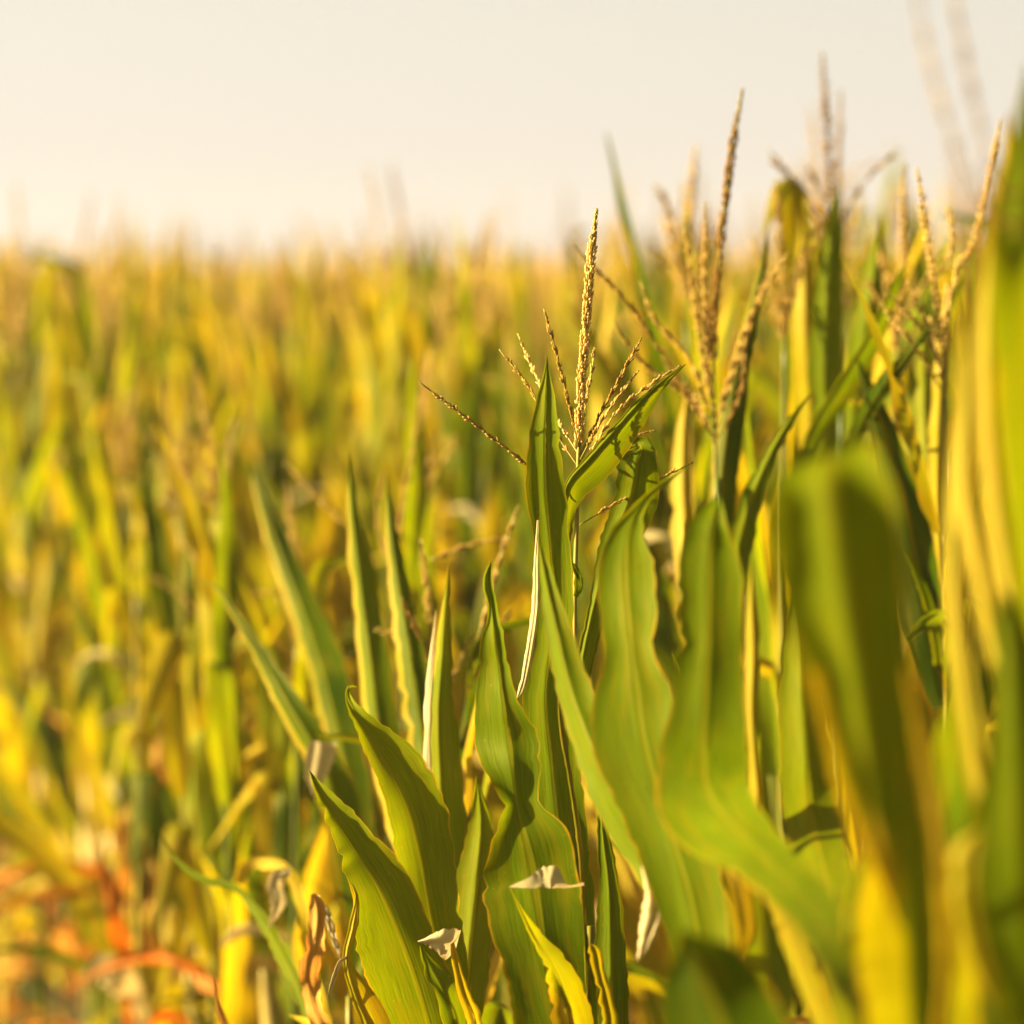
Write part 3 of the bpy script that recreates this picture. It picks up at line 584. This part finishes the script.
# P8: slim pale-edged leaf left of the focus plant
p8 = hero(455, 5.45, 'corn plant with a slim upright leaf, cream along its left margin', 1.62, seed=8)
shaped_leaf('leaf', [(449, 563, 5.4, 0, 0, 0, 0), (446, 600, 5.4, 4, 4, .02, .01), (443, 650, 5.4, 8, 8, .04, .01), (440, 700, 5.4, 13, 13, .06, .01), (440, 750, 5.4, 15, 20, .05, .02), (444, 820, 5.4, 16, 22, .04, .02), (450, 920, 5.42, 16, 20, .03, .02), (455, 1060, 5.45, 8, 8, 0, 0)], p8, GREEN, n=50, ph=1, mats=[YELLOW], paint=lambda v, u: 1 if u < .2 else 0)  # left edge painted yellow as if sunlit
shaped_leaf('leaf', [(436, 610, 5.39, 0, 0, 0, 0), (432, 660, 5.39, 3, 3, .02, .0), (428, 710, 5.39, 4, 4, .03, .0), (428, 770, 5.39, 3, 3, .02, 0), (436, 900, 5.41, 4, 4, 0, 0)], p8, PALE, n=24, m=6, bow=-.006)
shaped_leaf('leaf', [(386, 470, 5.9, 0, 0, 0, 0), (390, 520, 5.88, 5, 5, .03, .0), (398, 580, 5.85, 10, 10, .04, .01), (408, 640, 5.8, 14, 14, .05, .01), (420, 720, 5.7, 16, 18, .04, .02), (440, 850, 5.55, 16, 18, .03, .02), (455, 1000, 5.45, 8, 8, 0, 0)], p8, GREEN, n=50, ph=2, mats=[YELLOW], paint=lambda v, u: 1 if u < .2 else 0)  # sunlit left rim painted in yellow
shaped_leaf('leaf', [(348, 450, 6.0, 0, 0, 0, 0), (352, 510, 5.98, 5, 8, .03, .0), (360, 580, 5.95, 9, 16, .05, .01), (368, 650, 5.9, 11, 20, .06, .01), (378, 730, 5.8, 12, 22, .05, .02), (410, 880, 5.6, 12, 20, .03, .02), (453, 1050, 5.45, 8, 8, 0, 0)], p8, GREEN, n=50, ph=3, mats=[YELLOW], paint=lambda v, u: 1 if u < .2 else 0)  # yellow strip on the left paints the sunlit rim

# P9: blurred arching leaf on the left with a bleached tip
p9 = hero(370, 6.1, 'corn plant with a dark slanting leaf whose bleached tip catches light', 1.5, seed=9, low=(.25, .7))
shaped_leaf('leaf', [(196, 580, 6.25, 0, 0, 0, 0), (214, 586, 6.2, 2, 2, .01, .0), (236, 618, 6.15, 3, 5, .02, .0), (262, 660, 6.1, 7, 9, .04, .0), (288, 705, 6.05, 11, 14, .05, .0), (312, 745, 6.02, 14, 20, .05, .01), (332, 790, 6.0, 16, 22, .04, .01), (352, 880, 6.02, 18, 20, .03, .01), (368, 1050, 6.1, 8, 8, 0, 0)], p9, GREEN, n=50, ph=2, mats=[YELLOW], paint=lambda v, u: 1 if u < .2 else 0)  # sun on the left margin is painted in yellow
shaped_leaf('leaf', [(322, 742, 5.85, 14, 15, .01, 0), (320, 760, 5.85, 15, 13, .01, 0), (316, 780, 5.85, 10, 8, .01, 0), (314, 796, 5.85, 1, 1, 0, 0)], p9, PALE, n=16, m=6, label='bleached torn leaf piece')
shaped_leaf('leaf', [(250, 460, 6.9, 0, 0, 0, 0), (262, 500, 6.85, 7, 9, .04, .0), (282, 560, 6.8, 10, 16, .05, .01), (304, 620, 6.7, 12, 22, .06, .01), (326, 690, 6.5, 13, 26, .05, .01), (350, 800, 6.3, 14, 22, .04, .01), (368, 980, 6.1, 8, 8, 0, 0)], p9, GREEN, n=50, ph=0, mats=[YELLOW], paint=lambda v, u: 1 if u < .2 else 0)  # left margin coloured yellow for the sun on it

for k, (pl, b) in enumerate([(p8, [(478, 640, 5.8), (500, 560, 5.8), (520, 503, 5.8)]), (p8, [(434, 668, 5.8), (418, 632, 5.8), (402, 598, 5.75)]), (p8, [(395, 570, 6.5), (404, 500, 6.6), (416, 430, 6.7), (424, 352, 6.7)]),
        (p8, [(388, 560, 6.4), (378, 520, 6.5), (384, 470, 6.6)]), (p9, [(352, 532, 6.6), (318, 497, 6.6), (284, 462, 6.6)]), (p8, [(470, 690, 5.8), (492, 640, 5.85), (512, 610, 5.9)]), (p8, [(430, 560, 6.0), (470, 545, 6.0), (505, 538, 6.0)])]):
    hero_strand(pl, [P(*q) for q in b], 80 + k, name='tassel', bare=.08, per=3 if k == 2 else 2, step=.006, sl=.010, sr=.0018, core=.0015, ang=16)
# P10: second tassel plant, right of the sharp one
p10 = hero(716, 5.8, 'corn plant with the tallest slightly soft golden tassel spike, right of the sharp one', 2.02, seed=10)
t10 = hero_strand(p10, [P(717, 620, 5.8), P(716, 500, 5.8), P(714, 400, 5.8)], 101, name='tassel', bare=2, core=.003)
hero_strand(p10, [P(714, 400, 5.8), P(714, 320, 5.8), P(722, 230, 5.78), P(732, 150, 5.76), P(743, 87, 5.75)], 102, name='tassel_spike', parent=t10, bare=.12, per=5, step=.005, sl=.009, sr=.0019, core=.002, spread=.003)
for i, b in enumerate([[(714, 420), (705, 320), (705, 200)], [(714, 420), (698, 330), (684, 218)], [(715, 440), (660, 350), (625, 300), (568, 240)], [(715, 430), (690, 360), (655, 320), (640, 280)],
                       [(716, 430), (735, 370), (752, 320), (770, 262)], [(716, 420), (745, 330), (765, 290), (790, 250)], [(714, 440), (690, 390), (650, 372)], [(716, 440), (740, 395), (745, 340)], [(715, 445), (690, 400), (640, 360), (612, 320)]]):
    hero_strand(p10, [P(x, y, 5.8 + .03 * math.sin(i * 2.1) * k) for k, (x, y) in enumerate(b)], 110 + i, parent=t10, bare=.1, per=2, step=.0055, sl=.010, sr=.0016, core=.001, ang=16)
shaped_leaf('leaf', [(768, 228, 5.95, 0, 0, 0, 0), (762, 270, 5.93, 5, 5, .02, .0), (748, 330, 5.9, 8, 9, .03, .0), (732, 400, 5.86, 10, 14, .03, .01), (722, 480, 5.83, 12, 16, .03, .01), (718, 620, 5.8, 8, 8, 0, 0)], p10, GREEN, n=40, ph=1, mats=[YELLOW], paint=lambda v, u: 1 if u < .2 else 0)  # yellow left edge paints in the sunlight from the left
shaped_leaf('leaf', [(688, 380, 6.1, 0, 0, 0, 0), (684, 430, 6.08, 8, 6, .03, .0), (684, 500, 6.05, 14, 10, .04, .0), (690, 580, 6.0, 14, 14, .04, .01), (700, 680, 5.9, 14, 14, .02, .01), (714, 800, 5.82, 8, 8, 0, 0)], p10, YELLOW, n=40, ph=2)
shaped_leaf('leaf', [(812, 392, 5.7, 0, 0, 0, 0), (790, 420, 5.7, 3, 5, .01, 0), (768, 460, 5.72, 8, 8, .02, 0), (746, 520, 5.75, 12, 12, .02, 0), (730, 600, 5.78, 12, 14, .02, 0), (718, 720, 5.8, 8, 8, 0, 0)], p10, FRESH, n=40, ph=3)
shaped_leaf('leaf', [(655, 740, 5.2, 0, 0, 0, 0), (690, 735, 5.22, 3, 3, 0, 0), (710, 700, 5.4, 6, 6, 0, 0), (716, 820, 5.8, 6, 6, 0, 0)], p10, PALE, n=20, m=4)

# P14: tall upright leaves behind on the right
p14 = hero(838, 6.3, 'corn plant with dark upright pointed leaves and a tall thin tassel against the sky', 2.1, seed=14, ear=False)
for k, (rows, mt) in enumerate([
    ([(838, 182, 6.3, 0, 0, 0, 0), (834, 230, 6.3, 9, 9, .02, .02), (828, 300, 6.3, 16, 15, .03, .02), (826, 380, 6.3, 18, 16, .03, .02), (832, 470, 6.3, 16, 14, .02, .02), (838, 640, 6.3, 8, 8, 0, 0)], FRESH),
    ([(880, 215, 6.5, 0, 0, 0, 0), (876, 260, 6.5, 8, 8, .03, .01), (866, 330, 6.48, 15, 13, .04, .01), (854, 420, 6.4, 16, 14, .03, .01), (842, 580, 6.3, 8, 8, 0, 0)], FRESH),
    ([(908, 258, 6.0, 0, 0, 0, 0), (892, 290, 6.0, 3, 8, .0, .02), (870, 335, 6.02, 3, 15, .0, .03), (842, 380, 6.05, 3, 18, .0, .03), (815, 425, 6.1, 4, 14, 0, .02), (806, 460, 6.2, 6, 8, 0, 0), (836, 620, 6.3, 6, 6, 0, 0)], FRESH),
    ([(936, 318, 5.8, 0, 0, 0, 0), (912, 350, 5.8, 5, 5, .02, .0), (890, 378, 5.82, 9, 8, .03, .0), (868, 410, 5.9, 9, 9, .03, .0), (850, 460, 6.1, 8, 8, .01, 0), (840, 600, 6.3, 6, 6, 0, 0)], GREEN),
    ([(800, 205, 6.7, 0, 0, 0, 0), (804, 260, 6.7, 9, 9, .03, .02), (806, 340, 6.65, 16, 14, .04, .02), (812, 430, 6.5, 15, 14, .03, .02), (834, 600, 6.3, 8, 8, 0, 0)], YELLOW)]):
    shaped_leaf('leaf', rows, p14, mt, n=40, ph=k)
DREMAP[:] = [1.0, 0.75]
p15 = hero(948, 5.2, 'corn plant with narrow golden blades rising beside the right edge', 2.05, seed=15, ear=False)
for k, (rows, mt) in enumerate([
    ([(948, 262, 5.2, 0, 0, 0, 0), (946, 320, 5.2, 6, 5, .03, 0), (940, 400, 5.2, 9, 7, .04, 0), (938, 480, 5.2, 10, 8, .04, 0), (946, 640, 5.2, 8, 8, 0, 0)], YELLOW),
    ([(922, 300, 5.4, 0, 0, 0, 0), (924, 360, 5.4, 8, 6, .03, 0), (926, 440, 5.38, 11, 8, .03, 0), (934, 540, 5.3, 10, 8, .02, 0), (948, 700, 5.2, 6, 6, 0, 0)], GREEN),
    ([(1010, 110, 2.9, 0, 0, 0, 0), (1006, 180, 2.9, 10, 8, .03, 0), (996, 260, 3.0, 16, 12, .04, 0), (980, 360, 3.3, 18, 14, .04, 0), (965, 480, 3.9, 14, 12, .02, 0), (950, 640, 5.18, 6, 6, 0, 0)], YELLOW),
    ([(900, 545, 5.0, 0, 0, 0, 0), (915, 570, 5.0, 4, 4, .01, 0), (930, 605, 5.03, 6, 5, .01, 0), (944, 690, 5.15, 6, 6, 0, 0)], FRESH),
    ([(905, 640, 4.9, 2, 2, 0, 0), (925, 622, 4.9, 7, 5, 0, .01), (945, 615, 4.95, 8, 6, 0, .01), (950, 640, 5.1, 6, 6, 0, 0), (948, 720, 5.2, 5, 5, 0, 0)], FRESH)]):
    shaped_leaf('leaf', rows, p15, mt, n=40, ph=k)
for k, b in enumerate([[(948, 262, 5.2), (968, 255, 5.2), (985, 200, 5.2), (1002, 115, 5.2)], [(948, 268, 5.2), (952, 235, 5.25), (947, 205, 5.3)]]):
    hero_strand(p15, [P(*q) for q in b], 150 + k, parent=None, name='tassel', bare=.1, per=4 if k == 0 else 2, step=.006, sl=.010, sr=.0018, core=.0014, spread=.002)
for k, b in enumerate([[(838, 300, 6.3), (838, 200, 6.3), (841, 86, 6.3)], [(838, 290, 6.3), (815, 300, 6.1), (790, 320, 6.0)], [(838, 290, 6.3), (860, 262, 6.2), (880, 240, 6.1)], [(838, 270, 6.3), (855, 220, 6.4), (862, 190, 6.4)]]):
    hero_strand(p14, [P(*q) for q in b], 160 + k, parent=None, name='tassel', bare=.15, per=4 if k == 0 else 2, step=.006, sl=.010, sr=.0017, core=.0014, spread=.002)

DREMAP[:] = [1.0, 0.0]
# P16: rusty withered plant further left
p16 = hero(140, 8.0, 'blurred corn plant with rusty red-orange withered leaves low on the left', 1.7, seed=16, low=(.25, .8))
for k, (rows, mt) in enumerate([
    ([(158, 732, 8, 0, 0, 0, 0), (160, 760, 8, 10, 8, .02, 0), (154, 800, 8, 9, 9, -.02, .02), (160, 840, 8, 8, 8, .02, 0), (150, 960, 8, 6, 6, 0, 0)], DRY),
    ([(128, 800, 8, 0, 0, 0, 0), (122, 835, 8, 10, 9, .02, 0), (128, 870, 8, 9, 8, -.02, .02), (118, 905, 8, 8, 8, .02, 0), (138, 1010, 8, 6, 6, 0, 0)], DRY),
    ([(98, 852, 7.8, 0, 0, 0, 0), (106, 880, 7.8, 9, 9, .02, 0), (116, 920, 7.8, 9, 9, -.02, .02), (124, 960, 7.9, 8, 8, .02, 0), (138, 1080, 8, 6, 6, 0, 0)], DRY),
    ([(84, 985, 7.6, 2, 2, 0, 0), (100, 968, 7.6, 16, 14, .02, 0), (122, 978, 7.6, 18, 12, -.02, .02), (138, 1000, 7.7, 8, 8, 0, 0), (140, 1080, 7.9, 6, 6, 0, 0)], PALE),
    ([(182, 600, 8.2, 0, 0, 0, 0), (180, 680, 8.2, 7, 7, .03, 0), (176, 780, 8.1, 9, 8, .03, 0), (160, 920, 8.05, 9, 8, .02, 0), (142, 1080, 8, 6, 6, 0, 0)], YELLOW),
    ([(228, 600, 7.6, 0, 0, 0, 0), (224, 640, 7.6, 9, 9, .03, 0), (212, 720, 7.7, 10, 12, .03, 0), (200, 830, 7.8, 10, 12, .03, 0), (150, 1060, 8, 6, 6, 0, 0)], YELLOW)]):
    shaped_leaf('leaf', rows, p16, mt, n=40, m=6, ph=k, wave=.01)
# P13: red withered leaf low on the left
p13 = hero(350, 5.6, 'corn plant with a withered orange-red leaf hanging low on the left', 1.35, seed=13, low=(.25, .5))
shaped_leaf('leaf', [(312, 894, 5.3, 2, 3, 0, 0), (317, 905, 5.3, 9, 8, .01, 0), (318, 925, 5.3, 9, 8, .01, 0.01), (312, 950, 5.3, 8, 12, .01, -0.01), (309, 980, 5.3, 10, 10, -.01, 0.01), (314, 1005, 5.3, 9, 10, .01, -.01), (326, 1040, 5.3, 8, 10, .01, 0), (344, 1100, 5.45, 8, 8, 0, 0), (350, 1200, 5.6, 5, 5, 0, 0)], p13, DRY, n=60, m=8, wave=.012, label='withered orange-red twisted leaf')
shaped_leaf('leaf', [(343, 966, 5.3, 0, 0, 0, 0), (334, 940, 5.31, 3, 3, 0, 0), (326, 912, 5.31, 4, 4, 0, 0), (316, 897, 5.31, 3, 3, 0, 0)], p13, PALE, n=24, m=6, wave=.004)
shaped_leaf('leaf', [(160, 830, 6.0, 0, 0, 0, 0), (175, 858, 5.97, 3, 2, 0, 0), (205, 880, 5.93, 4, 3, .01, 0), (235, 888, 5.9, 4, 4, .01, 0), (262, 920, 5.85, 6, 6, .02, 0), (290, 970, 5.75, 8, 8, .02, 0), (346, 1100, 5.6, 6, 6, 0, 0)], p13, FRESH, n=50, m=6, wave=.004)
shaped_leaf('leaf', [(238, 884, 6.1, 3, 3, 0, 0), (244, 868, 6.1, 9, 6, 0, 0), (262, 860, 6.08, 9, 5, 0, 0), (284, 868, 6.05, 7, 5, 0, 0), (300, 900, 6.0, 6, 6, 0, 0), (310, 960, 5.9, 6, 6, 0, 0), (346, 1100, 5.6, 5, 5, 0, 0)], p13, YELLOW, n=50, m=6, wave=.006, label='arched tan dry leaf')
shaped_leaf('leaf', [(268, 930, 5.75, 0, 0, 0, 0), (278, 905, 5.75, 7, 7, .02, 0), (276, 880, 5.76, 10, 8, .02, 0), (290, 870, 5.75, 3, 3, 0, 0)], p13, PALE, n=20, m=6)
shaped_leaf('leaf', [(212, 975, 5.6, 0, 0, 0, 0), (218, 1000, 5.6, 3, 2, 0, 0), (226, 1030, 5.6, 4, 4, 0, 0), (280, 1150, 5.6, 4, 4, 0, 0), (346, 1200, 5.6, 4, 4, 0, 0)], p13, DRY, n=30, m=4, wave=.004)

# ------------------------------------------------------------------ the rows behind: whole plants from the kit
# the field's edge row runs from the lower right, close to the lens, away to the left
DIR = Vector((-0.222, 1.0, 0)).normalized(); NRM = Vector((DIR.y, -DIR.x, 0))
A0 = Vector((0.07, 5.0, 0))
pr = random.Random(42)
cands = []
for row in range(0, 70):
    s = -3.0 + pr.uniform(0, .2)
    while s < 75:
        s += pr.uniform(.18, .26)
        p = A0 + DIR * s + NRM * (row * .74) + Vector((pr.gauss(0, .03), pr.gauss(0, .03), 0))
        if p.y < 5.6 or (p.y < 6.9 and 512 + p.x / (K * p.y) < 345): continue
        lim = 0.125 * p.y
        if abs(p.x) > lim + .38: continue
        if p.y < 8 and row == 0 and abs(p.x - ground_px(590, p.y)) < .10 and p.y < 6.3: continue
        cands.append((p.y, p.x, row))
SPEC = [(785, 168, 6.3, 'soft corn plant with a stout tan tassel spike right of the tallest one'),
        (418, 345, 7.2, 'blurred corn plant with an upright tan tassel left of the long drooping tassel branch')]
SPEC = [(ground_px(px, d), d, P(px, py, d).z, l) for px, py, d, l in SPEC]
cands = [c for c in cands if all(abs(c[1] - q[0]) + abs(c[0] - q[1]) > .22 for q in SPEC)]
HP = [(p.location.x, p.location.y) for p in (p10, p13, p14, p9)]
cands = [c for c in cands if all(math.hypot(c[1] - a, c[0] - b) > .14 for a, b in HP)]
cands.sort()
NEAR = cands[:282]; FAR = cands[282:]
print('near plants', len(NEAR), 'out to', NEAR[-1][0], 'far', len(FAR))
ORD = ['first', 'second', 'third', 'fourth', 'fifth', 'sixth', 'seventh', 'eighth', 'ninth', 'tenth', 'eleventh', 'twelfth', 'thirteenth', 'fourteenth', 'fifteenth', 'sixteenth',
       'seventeenth', 'eighteenth', 'nineteenth', 'twentieth']
def height(y, x, r, row=9):
    px = 512 + x / (K * y)
    rise = 0.16 * min(1, max(0, (px - 590) / 300)) * (1 if y < 10 else max(0, 1 - (y - 10) / 16))
    low = max(0, .25 - .08 * row) * max(0, min(1, (11 - y) / 4)) if px < 600 else 0
    mid = .13 * math.exp(-((y - 15) / 7) ** 2)
    return 1.99 + rise - low + mid + .05 * math.sin(x * 2.3 + y * .9) + r.gauss(0, .07)
cnt = {}
for y, x, row in NEAR:
    cnt[row] = cnt.get(row, 0) + 1; k = cnt[row]
    hh = height(y, x, pr, row)
    if row == 0:
        lab = 'soft corn plant of the front row, %s beyond the sharp tassel going left' % (ORD[k - 1] if k <= 20 else '%dth' % k)
        place_plant(x, y, hh, pr, lab, 'maize plants along the front of the field')
    else:
        rn = ORD[row] if row < 20 else '%dth' % (row + 1)
        place_plant(x, y, hh, pr, 'blurred corn plant standing in the %s row back from the field edge' % rn, 'blurred corn plants of the %s row' % rn)

for x, y, z, lab in SPEC:
    root = bpy.data.objects.new('corn_plant', None); C.objects.link(root); root.location = (x, y, 0)
    tag(root, lab, 'corn plant', 'tassels against the sky')
    fill_plant(root, pr, (0.25, 1.80), z - .28)

# ------------------------------------------------------------------ far part of the field: one mass
def low_template(seed):
    r = random.Random(seed); V_, F, U_, M_ = [], [], [], []
    def addm(v, f, u, mi):
        b = len(V_); V_.extend([Vector(q) for q in v]); F.extend([tuple(i + b for i in q) for q in f]); U_.extend(u); M_.extend([mi] * len(f))
    az = r.uniform(0, 6.28); z = 0.9; i = 0
    while z < 1.82:
        v, f, u = blade(r, L=r.uniform(.4, .55), W=r.uniform(.08, .11), th0=12, th1=r.uniform(15, 45), twist=r.uniform(-80, 80), fold=35, n=7, m=2)
        a = az + math.pi * i + r.gauss(0, .35); M = Matrix.Translation((0, 0, z)) @ Matrix.Rotation(a, 4, 'Z')
        addm([M @ q for q in v], f, u, 0 if r.random() < .65 else 1); z += .15; i += 1
    v, f = [], []; tube(v, f, [Vector((0, 0, .2)), Vector((0, 0, 1.2)), Vector((0, 0, 2.0))], [.012, .009, .004], 4); addm(v, f, [(0.5, 0)] * len(v), 0)
    for pts, main in tassel_strands(seed)[:5]:
        v, f = [], []; rr = .006 if main else .0035
        rr *= .75; tube(v, f, [q + Vector((0, 0, 2.0)) for q in pts], [rr * .5] + [rr] * (len(pts) - 2) + [rr * .5], 4); addm(v, f, [(0.5, 0)] * len(v), 2)
    return np.array([tuple(v) for v in V_]), F, np.array(U_), M_
tmpl = [low_template(900 + i) for i in range(8)]
vs, fv, fs, us, ms = [], [], [], [], []; off = 0
for y, x, row in FAR:
    t = tmpl[pr.randrange(8)]; a = pr.uniform(0, 6.283); s = height(y, x, pr) / 2.0
    if y > 30: s *= 1 + pr.gauss(0, .015)
    c, sn = math.cos(a) * s, math.sin(a) * s
    v = t[0]; q = np.empty_like(v); q[:, 0] = v[:, 0] * c - v[:, 1] * sn + x; q[:, 1] = v[:, 0] * sn + v[:, 1] * c + y; q[:, 2] = v[:, 2] * s
    vs.append(q); us.append(t[2])
    for f in t[1]: fv.extend([i + off for i in f]); fs.append(len(f))
    ms.extend(t[3]); off += len(v)
vs = np.concatenate(vs); us = np.concatenate(us)
me = bpy.data.meshes.new('distant_maize')
me.vertices.add(len(vs)); me.vertices.foreach_set('co', vs.astype(np.float32).ravel())
fv = np.array(fv, np.int32); fs = np.array(fs, np.int32)
me.loops.add(len(fv)); me.loops.foreach_set('vertex_index', fv)
me.polygons.add(len(fs)); me.polygons.foreach_set('loop_start', np.r_[0, np.cumsum(fs)[:-1]].astype(np.int32)); me.polygons.foreach_set('loop_total', fs)
me.update(calc_edges=True)
lay = me.uv_layers.new(name='UVMap'); lay.data.foreach_set('uv', us[fv].astype(np.float32).ravel())
for m in (GREEN, YELLOW, TASSEL): me.materials.append(m)
me.polygons.foreach_set('material_index', np.array(ms, np.int32)); me.polygons.foreach_set('use_smooth', [True] * len(fs))
fo = obj('distant_maize', me)
tag(fo, 'far mass of blurred corn reaching the horizon under the cream sky', 'corn field', None, 'stuff')
print('far faces', len(fs))

# thin evening haze in the air
hm, ht, ho = newmat('haze_air')
pv = nd(ht, 'ShaderNodeVolumePrincipled'); pv.inputs['Density'].default_value = 0.0012; pv.inputs['Color'].default_value = (0.95, 0.88, 0.80, 1); pv.inputs['Anisotropy'].default_value = 0.3
ht.links.new(pv.outputs[0], ho.inputs['Volume'])
hv = [(x, y, z) for x in (-60, 60) for y in (-20, 110) for z in (-1, 4)]
hz = obj('haze', mesh_from('haze', hv, [(0, 1, 3, 2), (4, 6, 7, 5), (0, 4, 5, 1), (2, 3, 7, 6), (0, 2, 6, 4), (1, 5, 7, 3)], None, [hm], smooth=False)); hz['kind'] = 'stuff'
hz['label'] = 'thin warm haze over the field'

# dry grass on the strip beside the field edge
r = random.Random(5); V_, F = [], []
for i in range(9000):
    s = r.uniform(-4, 30); off_ = -r.uniform(0.15, 2.5)
    p = A0 + DIR * s + NRM * off_; h = r.uniform(.05, .22); a = r.uniform(0, 6.28); l = r.uniform(0, .6) * h; wv = .003
    c, sn = math.cos(a), math.sin(a); b = len(V_)
    V_ += [Vector((p.x - sn * wv, p.y + c * wv, 0)), Vector((p.x + sn * wv, p.y - c * wv, 0)), Vector((p.x + c * l * .4 + sn * wv * .7, p.y + sn * l * .4 - c * wv * .7, h * .6)),
           Vector((p.x + c * l * .4 - sn * wv * .7, p.y + sn * l * .4 + c * wv * .7, h * .6)), Vector((p.x + c * l, p.y + sn * l, h))]
    F += [(b, b + 1, b + 2, b + 3), (b + 3, b + 2, b + 4)]
go = obj('grass', mesh_from('grass', V_, F, None, [STRAW]))
tag(go, 'dry straw-coloured grass along the foot of the field edge', 'grass', None, 'stuff')
